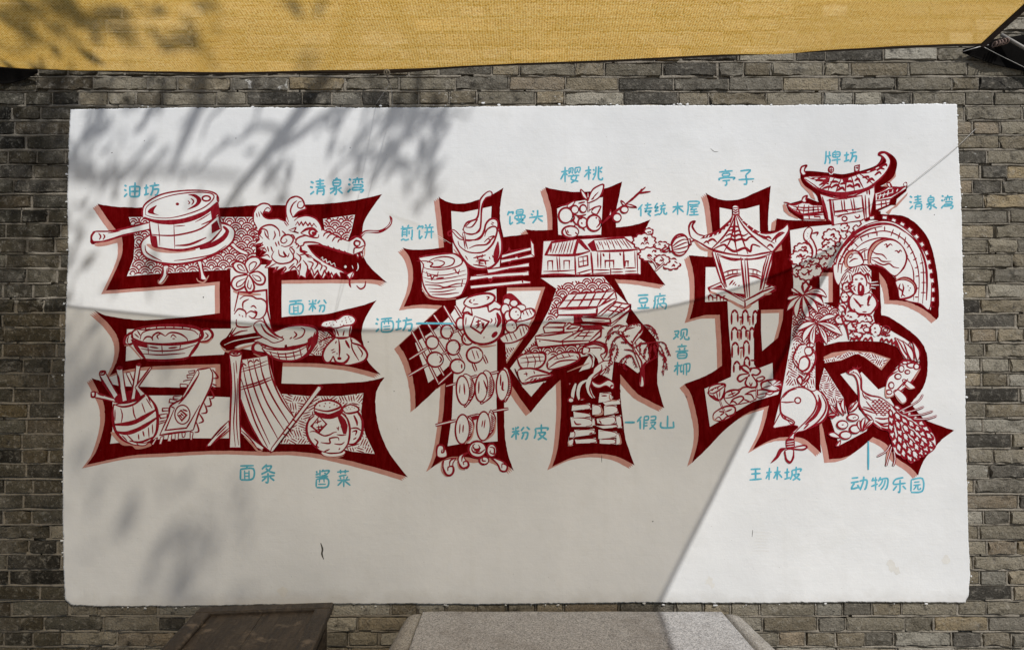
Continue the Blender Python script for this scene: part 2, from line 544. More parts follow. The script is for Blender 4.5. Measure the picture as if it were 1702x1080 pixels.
for zj in hjoints:
    x = -WX
    r_ = random.Random(int(zj * 1e5))
    while x < WX:
        L_ = r_.uniform(.15, .9)
        pts = [(x + t_ * .011, zj + .0045 * noise.noise(Vector(((x + t_ * .011) * 1.3, (zt - zj) / COURSE * .35, 2)))) for t_ in range(int(L_ / .011) + 1) if x + t_ * .011 < WX]
        if not (pz0 + .02 < zj < pz1 - .02 and px0 + .02 < x and x + L_ < px1 - .02) and len(pts) > 2: ridge(pts, .0125, (0, 1), zj * 7)
        x += L_ + r_.choice([0, 0, .01, .05])
for (xj, zj, wj, hj) in vjoints:
    pts = [(xj, zj - hj * .5 + hj * t_ / 5) for t_ in range(6)]
    ridge(pts, wj * 1.05, (-1, 0), xj * 3)
pt = mesh_obj('mortar_pointing', vs, fs, M['mortar'], wall, smooth=True); pt['kind'] = 'stuff'
bevel_box('wall_core', (2 * WX, .22, WZ), M['mortar'], wall, (0, .14, WZ / 2), bev=0)

# ------------------------------------------------------------------ plaster panel
YF = -.0095
def fray(pts, step, amp, yplane):
    out = []
    n = len(pts)
    for i in range(n):
        a = Vector((*pts[i], 0)); b = Vector((*pts[(i + 1) % n], 0))
        L = (b - a).length; m = max(1, int(L / step))
        d = (b - a).normalized(); nr = Vector((-d.y, d.x, 0))
        for k in range(m):
            p = a + (b - a) * k / m
            j = noise.noise(p * .02) * amp * .9 + noise.noise(p * .13 + Vector((9, 1, 4))) * amp * .8 + noise.noise(p * .5) * amp * .75
            out.append(p + nr * j)
    return out
panel = empty('mural_panel', (0, 0, 0))
tag(panel, 'white plaster panel painted with a big red three-character mural', 'mural')
edge = fray(PANEL, 1.5, 1.15, 0)
N = len(edge)
pv = []
for (dy, gr) in ((.02, 0), (YF + .005, 0), (YF, -1.0)):
    for i, p in enumerate(edge):
        q = p
        if gr:
            c = Vector((857, 590, 0)); dirv = Vector((c.x - p.x, c.y - p.y, 0))
            q = p + Vector((max(-1.3, min(1.3, dirv.x * .01)), max(-1.3, min(1.3, dirv.y * .01)), 0))
        pv.append(on_y(q.x, q.y, dy))
pf = []
for l in range(2):
    for i in range(N):
        a, b = l * N + i, l * N + (i + 1) % N
        pf.append((a, N + a, N + b, b))
pf.append(tuple(2 * N + i for i in range(N)))
mesh_obj('plaster', pv, pf, M['plaster'], panel)
# drips and dabs of the white coat on the bricks next to the edge
fl_v = []; fl_f = []
rf = random.Random(21)
for _ in range(110):
    e_ = edge[rf.randrange(N)]
    if e_.y > 1080 or (e_.y < 300 and rf.random() < .2): continue
    d_ = Vector((e_.x - 857, e_.y - 590, 0))
    nrm_ = Vector((1 if d_.x > 0 else -1, 0, 0)) if abs(abs(d_.x) - 745) < 14 else Vector((0, 1 if d_.y > 0 else -1, 0))
    c_ = e_ + nrm_ * abs(rf.gauss(0, 3.2)) 
    r0 = rf.uniform(.5, 1.9); m_ = 8; n0 = len(fl_v)
    el_ = rf.uniform(.8, 2.2)
    for q in range(m_):
        a_ = 6.283 * q / m_; rr = r0 * rf.uniform(.6, 1.2)
        fl_v.append(on_y(c_.x + rr * el_ * math.cos(a_), c_.y + rr * math.sin(a_), -.0068))
    fl_v.append(on_y(c_.x, c_.y, -.0082))
    for q in range(m_): fl_f.append((n0 + q, n0 + m_, n0 + (q + 1) % m_))
fk = mesh_obj('paint_dabs', fl_v, fl_f, M['plaster'], panel); fk['kind'] = 'stuff'

MURAL = """
=1
* red_outline
@@
S -8 6
f R 162 339 186 343 219 345 260 345 362 345 400 343 430 341 470 341 511 340 548 338 576 335 604 330 635 323 617 348 605 369 602 391 602 410 604 426 618 447 644 470 622 465 585 465 530 465 468 466 468 527 492 525 539 522 567 516 600 508 626 499 611 521 603 541 601 558 605 575 610 598 633 623 613 617 578 609 530 604 470 603 468 637 511 638 548 637 594 635 618 632 639 627 627 647 624 667 626 693 633 721 648 754 678 793 663 788 622 776 567 762 520 753 474 750 446 751 400 749 352 749 278 753 223 756 186 763 144 772 158 753 167 730 173 706 174 684 170 664 152 628 172 634 200 641 248 643 306 644 366 643 366 605 297 607 241 610 204 616 182 624 193 603 198 580 195 560 182 540 157 516 180 525 213 530 241 532 297 528 360 521 365 520 365 468 297 474 241 478 176 483 191 452 201 428 204 410 202 391 191 380 176 360
f W 214 361 425 361 425 440 385 448 324 451 260 455 211 459 222 430 224 400 222 383 217 370
f W 537 364 590 357 584 384 577 402 540 385
f W 383 440 445 440 446 500 451 546 440 585 372 575 384 545
f W 211 547 387 546 372 589 315 592 241 595 209 600
f W 187 656 245 657 306 657 384 660 384 728 320 728 250 730 183 737 187 714
f W 465 654 511 658 567 658 604 653 600 684 607 721 623 754 585 750 540 738 466 737
* wave_scales
P 20 214 361 425 361 425 440 385 448 324 451 260 455 211 459 222 430 224 400 222 383 217 370
P 20 537 364 590 357 584 384 577 402 540 385
* woven_hatching
H 11 465 654 511 658 567 658 604 653 600 684 607 721 623 754 585 750 540 738 466 737
f W 528 549 541 549 562 570 560 591 512 590 528 570
H 9 528 549 541 549 562 570 560 591 512 590 528 570
* steamer_pot
@130 280
F P 150 680 250 650 350 630 385 655 300 680 240 695 170 700
F W 125 600 150 565 300 560 450 525 640 485 665 515 640 545 500 575 380 605 230 650 140 668 113 640
l 10 150 568 300 562 440 535 635 488
l 11 125 655 240 652 400 602 620 552
l 12 155 565 122 600 120 640 145 662
l 18 115 630 128 665 165 658
l 9 182 580 202 610 188 640
l 8 222 590 238 610 222 640
l 6 265 582 380 562
F W 760 880 752 950 720 1020 745 1032 790 970 812 880
l 7 765 880 760 950 728 1010
l 6 800 890 790 950
p 10 718 1000 722 1030 760 1028 808 960
F W 1070 840 1090 920 1100 990 1150 995 1125 930 1108 840
l 9 1070 840 1092 920 1102 985
l 9 1108 845 1125 930 1148 985
p 12 1062 985 1080 1012 1130 1020 1172 960
F W 1370 690 1440 750 1520 778 1510 745 1430 700 1395 670
l 9 1370 690 1440 755 1520 778
l 8 1398 672 1440 710 1515 750
F W 640 600 575 650 560 710 590 785 680 835 850 862 1050 837 1250 765 1375 675 1408 580 1370 518 1275 492 1000 560
l 13 640 600 578 650 562 710 590 782 680 832 850 860 1050 835 1250 762 1372 672 1406 580 1370 520 1275 490
l 8 600 690 620 760 750 832
l 7 860 828 1000 812 1200 772 1330 690
F P 615 690 700 745 870 760 1050 735 1000 712 860 728 720 708 640 678
l 26 1300 520 1338 565 1290 635 1180 695 1090 720
f W 640 480 665 690 715 712 860 732 1000 722 1180 662 1288 550 1252 280 900 300
l 12 640 500 652 600 668 690 715 712
l 14 700 705 860 732 1000 722 1180 662 1286 550
f r 648 598 704 608 716 706 668 690
f r 1185 350 1248 300 1258 410 1200 470
f r 1195 505 1245 465 1276 545 1198 585
l 10 640 590 760 602 900 596 1100 542 1262 420
l 5 715 480 728 600 732 690
l 5 858 490 862 600 866 720
l 9 1105 505 1200 462 1256 400
l 6 860 520 960 512
l 12 870 692 1000 682 1150 620
l 6 1050 482 1120 445 1190 400
l 6 1252 290 1262 430 1280 550
F W 575 430 590 330 680 262 800 217 1000 195 1180 205 1252 245 1245 320 1100 425 950 468 800 482 650 462
l 9 580 440 590 340 680 265 800 220 980 198 1160 205 1246 240
l 9 1246 235 1250 300
l 26 590 442 700 476 850 482 1000 456 1150 392 1250 305
l 7 605 420 612 350 700 287 860 237 1050 215 1190 225 1215 270 1130 350 980 410 820 445 680 440 605 418
F r 705 330 640 365 630 400 725 420 682 400 682 370
F r 985 238 1050 232 1106 280 1070 338 975 372 1050 320 1062 280 1030 252
e 11 1150 270 36 23
E r 890 320 16 13
l 8 1010 268 1036 295 1018 328
l 6 985 288 1000 310 985 322
* dragon_head
@400 280
f W 80 550 150 540 115 470 118 400 145 345 200 315 255 325 278 365 255 395 215 385 200 420 235 450 330 450 405 478 408 330 440 275 500 252 550 275 572 330 588 360 500 405 470 440 560 425 640 430 700 470 730 545 800 575 900 625 975 655 1045 612 1100 640 1115 690 1095 740 1010 775 920 745 820 715 740 690 600 690 650 760 740 835 860 890 960 950 890 930 900 985 850 940 820 990 790 920 740 990 700 940 660 990 610 900 585 985 540 960 520 990 500 910 440 920 360 950 400 880 290 935 310 890 215 890 270 830 170 800 230 750 150 720 200 690 110 690 170 640 90 610 160 590
F R 600 690 700 690 800 720 900 750 1010 780 1090 820 1045 910 960 945 860 885 740 825 650 755
l 10 598 690 700 688 800 718 900 750 1010 778
l 11 600 690 660 768 760 842 880 902 1000 958
w 7 720 810 735 795 740 825 765 815 775 845 800 835 815 862 840 850 850 885
l 9 150 540 118 480 112 410 145 345 200 315 255 326 278 370 252 402 212 385 240 352 266 368
l 8 205 385 200 425 250 452 340 450 405 475
l 9 430 482 408 400 412 320 445 270 500 252 550 275 571 325 545 358 512 345 520 305 552 295
l 9 470 442 447 380 470 320 505 290
l 9 470 440 520 390 586 362 570 335
l 10 170 640 160 570 205 520 280 508 340 550 352 612
l 8 250 622 236 560 192 545 168 590 200 630
l 9 360 690 400 702 450 682 472 632 432 595 380 610 360 650 385 672 416 650 404 632
l 9 300 740 280 800 340 852 440 842 476 790 440 722 470 700
l 9 340 730 350 780 400 792 384 750 420 792 436 760
l 14 538 582 590 546 650 540 692 572
l 9 545 586 620 612 690 622 702 592
e 12 645 575 30 28
E r 652 580 16 15
s 8 490 512 512 478 525 512 545 480 560 512 582 482 605 515 620 488 640 522 656 494 682 528
l 9 480 470 520 440 600 424 680 455 722 520 728 560
s 8 430 555 500 530 480 565 520 580 440 560
l 10 720 545 800 575 900 625 975 655
l 8 740 612 760 580 792 576
l 8 770 632 800 595 832 592
l 8 820 657 845 620 872 622
l 8 870 667 885 640 912 642
l 10 975 652 1000 620 1050 612 1100 645 1116 690 1095 735
l 11 1108 690 1060 712 1020 680 1032 650 1070 660 1060 692 1040 690
l 8 1015 775 1020 720 1050 715
s 8 1030 770 1052 805 1068 760 1084 795 1100 740
w 8 1045 770 1055 790
w 8 1080 760 1088 785
l 6 780 690 800 712
l 6 830 705 850 728
l 6 880 722 900 747
l 6 930 737 955 765
l 10 500 690 498 640 540 612 600 602
l 16 540 700 545 742 600 752
l 10 510 700 560 690 575 665 640 662 700 672 745 695
l 8 240 700 252 748
l 8 270 698 288 748
l 8 310 660 326 702
l 8 335 650 348 692
l 7 230 842 290 822
l 7 250 888 320 850
l 7 292 930 342 880
l 8 430 900 482 850
l 8 500 900 542 850
l 8 450 842 492 800
l 8 520 782 580 770 642 792
l 8 560 822 600 880 590 935
l 8 600 832 650 852 622 905
l 8 650 822 692 852 662 905
l 8 540 852 530 922
l 8 690 850 730 870 712 920
l 8 740 870 770 890 755 930
l 7 190 560 170 600
l 7 200 660 160 700
l 7 215 700 170 780
l 7 150 640 120 650
l 6 140 400 150 440
l 6 160 390 172 435
l 6 178 385 195 420
l 6 390 480 420 520
l 6 405 470 432 510
s 9 585 985 640 895 660 965 690 915 722 990 752 915 790 985 815 935 840 985 860 940 890 985
l 8 95 560 140 555 165 585
l 8 100 612 150 615 170 640
l 8 120 690 180 675 205 690
l 8 160 722 210 715 235 745
l 8 180 798 235 775 262 800
l 8 215 888 255 860 280 830
l 9 300 930 330 890 312 888
l 9 365 948 405 905 400 880
l 9 440 918 480 880 500 905
l 8 520 985 525 930 505 905
l 8 585 985 590 940 610 900
l 8 370 560 400 590 380 600
l 8 430 600 470 600 490 640
l 8 480 660 520 690 500 720
l 8 440 700 480 740 470 780
l 8 500 760 540 800 520 850
l 8 470 800 510 830 500 870
l 9 560 740 600 790 640 800
l 9 640 800 680 830 720 850
l 8 300 560 310 600 290 640
l 8 215 560 225 600 260 640
w 9 1050 850 1055 890 1040 920
w 6 1000 870 1010 900
R 10 1040 860 1045 910
E W 940 882 12 12
F r 1070 600 1120 555 1240 553 1310 520 1340 470 1335 425 1362 450 1350 510 1290 562 1230 582 1130 578 1090 612
w 7 1085 602 1130 570 1240 567
w 5 1300 540 1340 500 1350 460
F W 960 950 1010 925 1015 960 985 990 955 975
l 8 955 960 970 985 985 1050 990 1065
l 8 1010 930 985 990 975 1040 992 1068
l 9 1040 1050 1075 1080 1112 1060 1122 1010
w 8 1075 1060 1100 1045
p 10 1115 700 1108 780 1090 800
* knot_flower
@130 280
p 24 1390 1100 1470 1125 1640 1130
F W 1530 935 1495 860 1540 800 1610 795 1640 845 1590 905
l 11 1530 935 1497 860 1540 802 1610 797 1640 845 1590 905 1535 940
l 7 1540 920 1535 870 1570 840 1600 850 1575 900 1540 925
F W 1520 940 1430 925 1390 870 1425 835 1490 860
l 11 1520 942 1430 927 1388 870 1425 835 1490 860 1520 938
l 7 1500 925 1450 905 1430 870 1460 868 1500 920
F W 1525 955 1410 975 1375 1040 1420 1092 1500 1050
l 11 1525 955 1410 975 1375 1040 1420 1092 1500 1050 1528 960
l 7 1505 985 1430 1020 1425 1060 1470 1045 1508 990
F W 1535 950 1610 925 1675 975 1662 1035 1600 1035
l 11 1535 950 1610 925 1675 975 1662 1035 1600 1035 1538 955
l 7 1560 955 1620 970 1640 1005 1600 1005 1560 960
F W 1525 960 1495 1050 1535 1120 1580 1075 1560 1000
l 11 1525 960 1495 1050 1535 1120 1580 1075 1560 1000 1530 960
l 7 1530 1000 1520 1060 1545 1080 1555 1040
* cloth_scroll
@130 460
s 11 1400 310 1440 135 1520 140 1690 118 1698 300 1745 500
l 9 1450 200 1490 172 1560 175 1600 195 1650 200 1690 240 1680 330 1630 378 1570 372
l 9 1480 290 1480 230 1532 200
l 9 1400 335 1440 288 1500 310 1505 365
l 9 1420 380 1425 440 1500 452 1560 442
l 8 1548 272 1575 260 1600 285
l 9 1510 332 1550 308 1600 332 1570 372 1530 350
l 7 1580 300 1605 320 1590 345
l 5 1440 335 1455 350
l 5 1470 345 1480 362
l 9 1420 450 1370 528 1450 492 1520 480
R 12 1390 460 1340 540 1275 600
F R 1270 600 1340 540 1480 520 1620 498 1740 512 1745 545 1600 580 1450 610 1350 658
w 8 1310 612 1400 575 1560 545 1720 530
p 18 1280 622 1345 672 1500 628 1610 600
* basket_of_buns
F W 480 540 500 480 600 445 780 433 1000 440 1100 480 1110 540 1000 715 900 745 700 748 600 735
F W 480 500 430 530 412 590 440 612 490 595
F W 1105 480 1165 468 1207 520 1165 575 1090 580
l 15 485 505 430 532 414 590 440 612 490 592
l 7 455 530 440 570 450 600
l 15 1108 482 1170 470 1207 520 1170 572 1092 582
l 8 1140 500 1165 530 1130 560
p 10 1100 592 1160 590 1205 550
p 12 415 618 470 625 570 740
l 18 478 545 500 482 620 448 800 434 1000 444 1100 480 1106 545 1010 585 800 606 600 592 478 545
l 10 555 562 580 500 680 470 850 464 1020 478 1078 520
l 9 580 575 610 540 650 540 672 572
l 10 668 572 670 530 720 500 782 532
l 8 722 560 708 530 742 510
l 10 782 532 830 500 910 510 970 548 982 575
l 7 830 545 850 520 882 545
l 6 845 555 870 555
l 8 600 450 612 485
l 7 700 440 705 468
l 7 780 436 782 464
l 7 860 437 858 464
l 7 940 442 934 470
l 7 1010 452 1000 480
l 7 530 480 560 530
l 7 505 510 545 545
l 7 520 470 600 475 650 462
l 20 478 560 535 650 602 738
l 18 1096 570 1050 640 990 722
f r 482 560 620 600 620 640 530 620
l 8 560 642 700 665 900 655 1050 610
l 8 580 690 740 700 960 685
l 6 625 605 630 690
l 6 750 612 755 690
l 6 920 602 912 650
l 9 640 628 720 640
l 10 810 640 890 632
l 14 600 738 750 750 900 740 992 718
* ladle_basket
@400 460
f W 190 640 250 700 350 747 480 752 600 700 690 480 500 560 300 600
F W 120 575 190 545 300 495 450 440 580 433 682 465 672 535 590 605 470 640 330 645 220 620
l 20 690 480 680 560 612 680 520 745
f r 600 560 640 530 660 560 610 650 600 700
l 12 190 642 250 702 350 747 480 752 592 702
l 13 300 495 430 445 570 435 680 465 670 540 590 602 470 628 410 635 405 610 400 640 300 638 200 602 150 578
l 9 160 590 220 640 330 655 470 650 600 610
l 7 260 665 282 712
l 7 330 672 350 742
l 7 400 680 412 747
l 7 470 665 487 742
l 7 530 640 547 722
l 7 590 605 602 682
l 7 230 662 350 692 500 672 612 612
l 7 260 702 400 722 560 692
l 8 480 562 550 535 575 480 540 455
l 8 440 558 462 540
l 9 470 552 502 520 478 490
l 8 370 578 364 550 382 530
l 8 310 592 320 568
l 10 630 610 655 540 670 490
F W 118 430 180 395 240 440 320 520 385 560 300 592 240 562 150 512
l 13 200 360 240 450 310 520 382 552
l 11 180 420 230 500 340 560
l 9 120 442 160 512 232 562
l 18 152 580 112 620 120 668 200 698 242 712
p 10 115 690 180 715 240 725
* flour_sack
F W 850 545 990 540 1080 600 1135 680 1105 755 960 790 830 765 760 765 735 700 760 630
F W 838 450 992 430 970 540 858 548
F W 720 440 742 405 800 390 870 380 930 343 1000 350 1032 390 1000 430 930 440 850 462 760 452
l 9 720 440 742 405 800 390 870 380 930 343 1000 350 1032 390 1000 430 930 440 850 462 760 452 720 438
l 8 845 382 850 400
D 5 770 425 800 415 835 430 860 405 895 430 910 400 940 370 950 410 980 380 990 400 970 362 925 430 810 435 945 390
l 8 858 470 882 532
l 8 930 480 918 532
l 9 988 438 972 530
l 9 700 482 790 490 840 532
l 9 730 470 800 452 842 482 850 540
l 10 820 540 900 547 972 540
l 9 700 590 780 545 850 545
l 12 850 548 770 620 736 700 758 762 800 762 832 708
l 12 988 540 1000 590 1080 620 1136 690 1105 755 990 788
l 10 880 560 888 640 884 720
l 7 860 575 850 600
l 8 1000 560 1000 640 1062 752
l 8 1048 620 1092 682 1080 720
l 14 940 568 978 640
l 14 832 712 860 768 930 772 972 722 950 690
l 6 810 662 842 648
l 6 818 682 852 668
E r 886 732 20 14
D 6 865 688
* wooden_barrel
@130 610
F P 300 580 330 640 400 700 480 705 520 735 600 725 660 690 500 640
f W 428 50 462 45 520 180 490 180
s 7 428 52 490 180
s 7 462 48 515 170
f W 188 65 240 38 382 292 335 300
s 11 188 65 225 150 335 300
s 9 240 40 300 150 385 292
l 11 188 65 200 40 240 38 230 65 192 72
f W 115 225 150 220 345 290 335 312 125 265
s 9 150 222 345 290
s 9 125 265 335 312
l 11 115 225 150 222 148 262 120 264 115 225
l 6 170 240 230 260
F r 325 300 345 255 400 225 480 210 560 225 600 250 520 300 400 330
f W 340 15 395 5 440 300 395 312
s 9 340 15 398 310
s 8 395 8 438 300
l 9 340 15 362 -5 395 5 370 20 340 15
l 6 362 70 380 180
f W 520 -22 562 -22 508 285 472 292
s 9 520 -20 475 290
s 9 560 -20 508 285
l 9 520 -20 540 -32 562 -22 540 -14 520 -20
f W 640 5 665 0 540 180 600 240 560 262 508 180
s 8 645 5 515 178
s 8 665 0 535 178
s 8 510 185 560 260
F W 320 345 310 430 330 560 400 650 480 690 560 700 640 670 702 580 712 430 682 330 612 245 560 280 500 305 400 325
l 15 318 330 310 430 330 560 400 650 480 690
l 16 612 248 682 330 712 430 702 580 640 670
l 12 320 332 400 355 500 332 602 255
l 9 320 312 400 325 500 305 560 280 608 235
l 24 322 515 420 510 510 490 600 442 692 385
l 22 330 578 430 592 530 562 620 512 702 455
w 6 340 560 440 560 520 530
l 7 380 368 396 430 386 500
l 8 490 345 500 420 522 472
l 7 570 320 602 412
l 7 610 280 665 370
l 6 625 270 650 320
l 7 330 380 330 480
l 8 440 608 502 672
l 9 580 572 592 622
l 7 630 540 636 632
l 7 665 510 670 600
l 8 540 600 545 650
l 12 460 660 560 672 682 622
l 7 390 610 440 660
F W 530 680 600 680 640 665 600 700 545 700
* fringed_scarf
f W 725 428 800 415 795 450 735 457
f W 755 370 815 365 810 390 755 392
f W 915 150 980 155 975 182 915 182
f W 820 285 890 300 880 320 818 315
f W 1070 20 1180 5 1210 60 1190 180 1095 380 1035 560 1000 575 730 612 805 440 828 350 920 290
s 5 990 35 1050 28 1040 50 995 56 990 35
s 5 1040 68 975 70 978 95 1025 92
s 5 1015 110 945 122 948 135
s 5 985 155 915 150 915 182 975 182
s 6 920 260 855 262 850 282 900 285
s 6 890 300 822 285 815 315 870 325
s 7 815 365 755 370 755 392 810 390
s 7 800 415 728 428 738 458 795 450
s 6 785 475 722 490
s 6 780 490 715 512
l 10 1070 25 1080 70 985 230 920 292 830 345 808 440 730 612
l 12 1080 70 960 262 900 330
l 10 1180 5 1206 60 1190 170 1092 380 1032 560
l 9 1068 25 1180 6
l 10 730 608 860 588 1000 572
s 9 865 368 782 566 972 545 1012 480 1090 340
s 9 865 368 830 350
e 8 935 425 68 85
s 10 888 420 922 388 972 430 930 478 888 425
s 8 900 425 935 455
s 8 918 410 948 440
l 10 935 378 982 396
s 7 910 440 930 420
l 9 1185 195 1218 265 1180 285
l 9 1175 270 1192 340 1140 352
l 9 1130 320 1155 400 1105 415
l 9 1085 415 1122 480 1080 502
l 9 1058 485 1082 570 1045 585
l 9 1205 20 1255 90 1210 100
l 8 1205 150 1242 165
l 8 1200 170 1235 200
f W 740 625 772 618 745 690 725 690
f W 812 605 842 600 830 665 800 665
f W 870 595 902 590 895 650 870 655
f W 930 588 962 585 955 625 935 628
f W 1005 580 1032 585 1020 655 1005 650
f W 690 640 715 630 675 695 655 695
* noodle_rack
F P 1250 610 1320 560 1360 545 1350 580 1280 640
f W 1350 480 1160 690 1158 712 1185 705 1360 560
l 9 1350 482 1260 570 1158 695 1160 714
l 9 1355 545 1280 610 1190 700
l 7 1330 530 1240 620
f W 1458 520 1560 640 1670 720 1650 745 1600 720 1460 590
l 9 1460 530 1560 635 1668 722
l 9 1465 570 1540 640 1612 735
p 16 1490 620 1560 690 1612 750 1655 745
f W 1450 -65 1580 -85 1700 -105 1770 150 1950 470 1735 765 1658 700 1560 560 1458 300
l 8 1470 -65 1510 150 1590 400 1720 690
l 9 1520 -70 1560 120 1640 350 1790 640
l 9 1570 -75 1610 100 1700 330 1850 570
l 10 1628 -82 1660 80 1750 280 1900 520
l 10 1698 -105 1740 100 1830 300 1950 470
l 9 1455 270 1530 480 1640 680 1700 745
l 9 1460 100 1540 350 1600 520 1700 720
l 7 1750 60 1770 160
l 6 1740 -90 1755 60
l 10 1458 180 1600 140 1728 90
l 10 1458 202 1600 162 1738 110
l 6 1458 20 1600 -20 1700 -60
l 6 1450 45 1600 5 1710 -30
l 9 1465 10 1480 -30 1510 -10
l 9 1520 -30 1545 -58 1570 -40
l 9 1580 -40 1600 -65 1625 -50
f W 1355 -125 1470 -130 1448 300 1458 722 1358 722 1372 300
l 11 1355 -120 1375 120 1365 420 1358 722
l 10 1470 -125 1445 120 1450 420 1458 722
e 10 1410 -125 52 24
e 7 1412 -125 22 10
l 7 1395 -40 1410 250 1395 500 1410 712
l 7 1430 100 1422 500 1440 700
l 6 1415 -60 1425 60
w 5 1385 500 1390 700
f W 2152 170 2192 180 1750 752 1722 768 1738 720
s 9 2152 172 1735 725 1722 768
s 9 2192 182 1752 752
l 9 2152 172 2170 162 2192 180 2170 190
l 9 1920 460 1955 490
l 9 1865 530 1915 575
l 9 1835 595 1875 615
* pickle_jars
@400 610
F W 905 400 1050 400 1092 480 1085 600 1020 690 900 690
l 15 1045 400 1092 480 1086 600 1030 682 960 690
l 12 915 420 960 500 975 600
F W 915 370 980 335 1050 360 1052 400 960 418
l 9 915 372 980 335 1050 360 1052 395 960 412 918 395
D 4 945 365 970 360 1000 355 1020 365 985 375 955 380
l 12 1015 430 1042 490 1045 525
l 9 980 552 1040 545 1085 572
l 9 1000 580 1040 570 1030 610
l 7 1010 650 1040 630
F W 735 755 925 748 922 788 830 806 745 792
F W 690 420 620 450 590 560 620 660 700 740 800 770 900 760 970 670 982 560 950 450 900 410
l 14 660 435 605 490 592 570 622 660 702 742
l 12 900 410 955 460 980 560 965 680 920 745
l 36 880 430 925 510 935 600
l 9 745 755 800 772 900 765 925 745
p 9 740 790 830 812 922 795
F W 660 360 700 315 800 295 890 330 898 378 800 412 690 408
l 28 662 392 700 428 800 442 895 405 912 350
w 12 665 388 730 402 800 410 890 378
l 12 660 365 700 315 800 295 890 332 880 365 780 395 690 380 660 365
D 6 710 345 760 325 800 320 840 335 865 345 800 360 750 350
s 10 705 440 770 510 700 585 635 530 705 440
s 8 668 500 725 482
s 8 695 465 688 510
s 8 678 542 742 530
s 8 682 560 735 556
s 7 700 520 700 575
s 7 722 515 726 560
l 9 620 580 660 575 700 592 750 615 800 605 830 588 862 580
l 8 862 605 910 610 950 605
l 9 660 640 692 670 680 702 705 722
l 9 718 675 800 682 800 640 870 630 882 657
l 8 840 687 900 692 932 670
l 8 748 757 800 735
l 7 880 742 892 724
l 6 860 540 880 560
l 6 880 530 875 570
* caption|light blue handwritten caption reading 油坊
@130 280
t 15 415 150 434 162
t 15 412 190 434 202
t 15 412 256 440 226
t 15 462 160 465 250
t 15 462 165 545 165 550 200 540 250 465 252
t 15 510 125 508 250
t 15 468 208 545 205
t 15 590 178 632 172
t 15 612 145 608 240
t 15 590 240 634 226
t 15 682 128 690 142
t 15 640 160 728 148
t 15 672 158 668 200 650 245
t 15 672 190 718 186 714 220 702 240 686 238
* caption|light blue handwritten caption reading 清泉湾, beside the dragon
@400 280
t 16 628 118 656 133
t 16 622 165 650 173
t 16 625 235 660 205
t 15 672 118 750 108
t 15 680 142 748 138
t 15 672 168 762 160
t 15 712 92 714 165
t 15 690 185 686 236
t 15 690 183 742 180 746 230 730 234
t 13 690 206 740 203
t 15 870 85 850 100
t 15 828 115 832 158
t 15 828 110 892 105 886 155 832 158
t 13 832 132 886 130
t 15 860 168 856 225 838 234
t 15 800 186 846 178 836 200 802 226
t 15 906 172 876 190
t 15 870 186 916 226
t 16 970 95 992 106
t 16 965 140 986 150
t 16 960 216 986 184
t 15 1045 80 1048 95
t 15 1005 102 1100 95
t 13 1032 105 1028 135
t 13 1060 105 1060 135
t 13 1015 115 1005 138
t 13 1085 112 1100 132
t 14 1010 150 1090 148 1085 170 1015 173 1010 195 1096 190 1090 210 1072 213
* caption|light blue handwritten caption reading 面粉
@400 460
t 15 435 222 552 212
t 15 500 222 490 245
t 15 440 250 438 330
t 15 440 250 552 245 545 325 438 332
t 12 475 260 478 325
t 12 515 258 515 325
t 11 478 280 515 278
t 11 478 302 515 300
t 14 612 212 622 225
t 14 680 205 665 225
t 14 610 245 680 240
t 14 648 205 645 315
t 14 640 255 612 300
t 14 652 255 675 290
t 14 712 210 690 240
t 14 745 205 770 240
t 14 700 262 750 258 748 300 730 315
t 14 722 262 705 315
* caption|light blue handwritten caption reading 面条
@400 610
t 15 -5 885 118 882
t 15 60 890 50 912
t 15 0 915 -2 1010
t 15 -2 915 112 910 108 1000 0 1010
t 12 35 925 37 1005
t 12 75 925 75 1005
t 11 37 950 75 948
t 11 37 978 75 976
t 15 235 870 190 915
t 15 215 892 275 886 250 925 185 960
t 15 225 905 260 935 310 950
t 15 190 985 305 970
t 15 245 948 245 1030 222 1028
t 15 232 985 190 1022
t 15 262 985 302 1018
* caption|light blue handwritten caption reading 酱菜
t 14 680 930 685 950
t 14 712 920 712 972
t 14 672 965 705 955
t 14 745 918 725 940
t 14 735 932 795 928 765 965 725 975
t 14 752 945 762 955
t 15 672 985 785 980
t 14 680 1005 678 1075
t 14 680 1005 780 1000 778 1072 680 1078
t 11 712 985 705 1035
t 11 745 985 750 1032
t 11 695 1050 765 1048
t 14 865 940 972 932
t 14 895 918 898 955
t 14 940 918 938 952
t 14 950 965 880 978
t 12 890 985 900 1002
t 12 925 980 928 996
t 12 962 978 948 1000
t 14 868 1015 980 1008
t 14 925 1000 925 1075
t 14 915 1018 870 1062
t 14 932 1018 985 1060
=2
* red_outline
@@
S -8 6
f R 729 327 742 335 765 339 789 334 817 324 837 312 833 330 831 352 832 371 837 394 854 392 878 389 873 381 891 383 918 382 917 352 911 328 906 311 923 315 954 319 985 318 1010 312 1034 302 1029 327 1024 352 1024 378 1043 376 1065 371 1081 365 1073 382 1070 405 1072 425 1086 447 1106 474 1081 470 1054 466 1022 464 1035 486 1050 514 1065 534 1091 566 1094 594 1093 637 1104 678 1074 663 1055 650 1031 622 1031 655 1035 692 1040 730 1055 773 1027 759 1000 754 972 755 948 761 918 775 927 744 932 692 932 637 930 632 907 655 882 685 864 661 838 620 838 693 840 730 845 757 854 782 838 770 817 761 795 763 771 759 743 761 716 778 727 748 736 692 740 637 728 644 708 663 690 679 690 655 686 628 684 620 678 601 671 586 663 574 688 551 721 521 735 508 702 506 671 510 684 477 686 449 680 427 669 412 687 415 715 414 738 411 736 390 733 362
Q 843 478 906 477 888 530 868 566 842 604 839 560
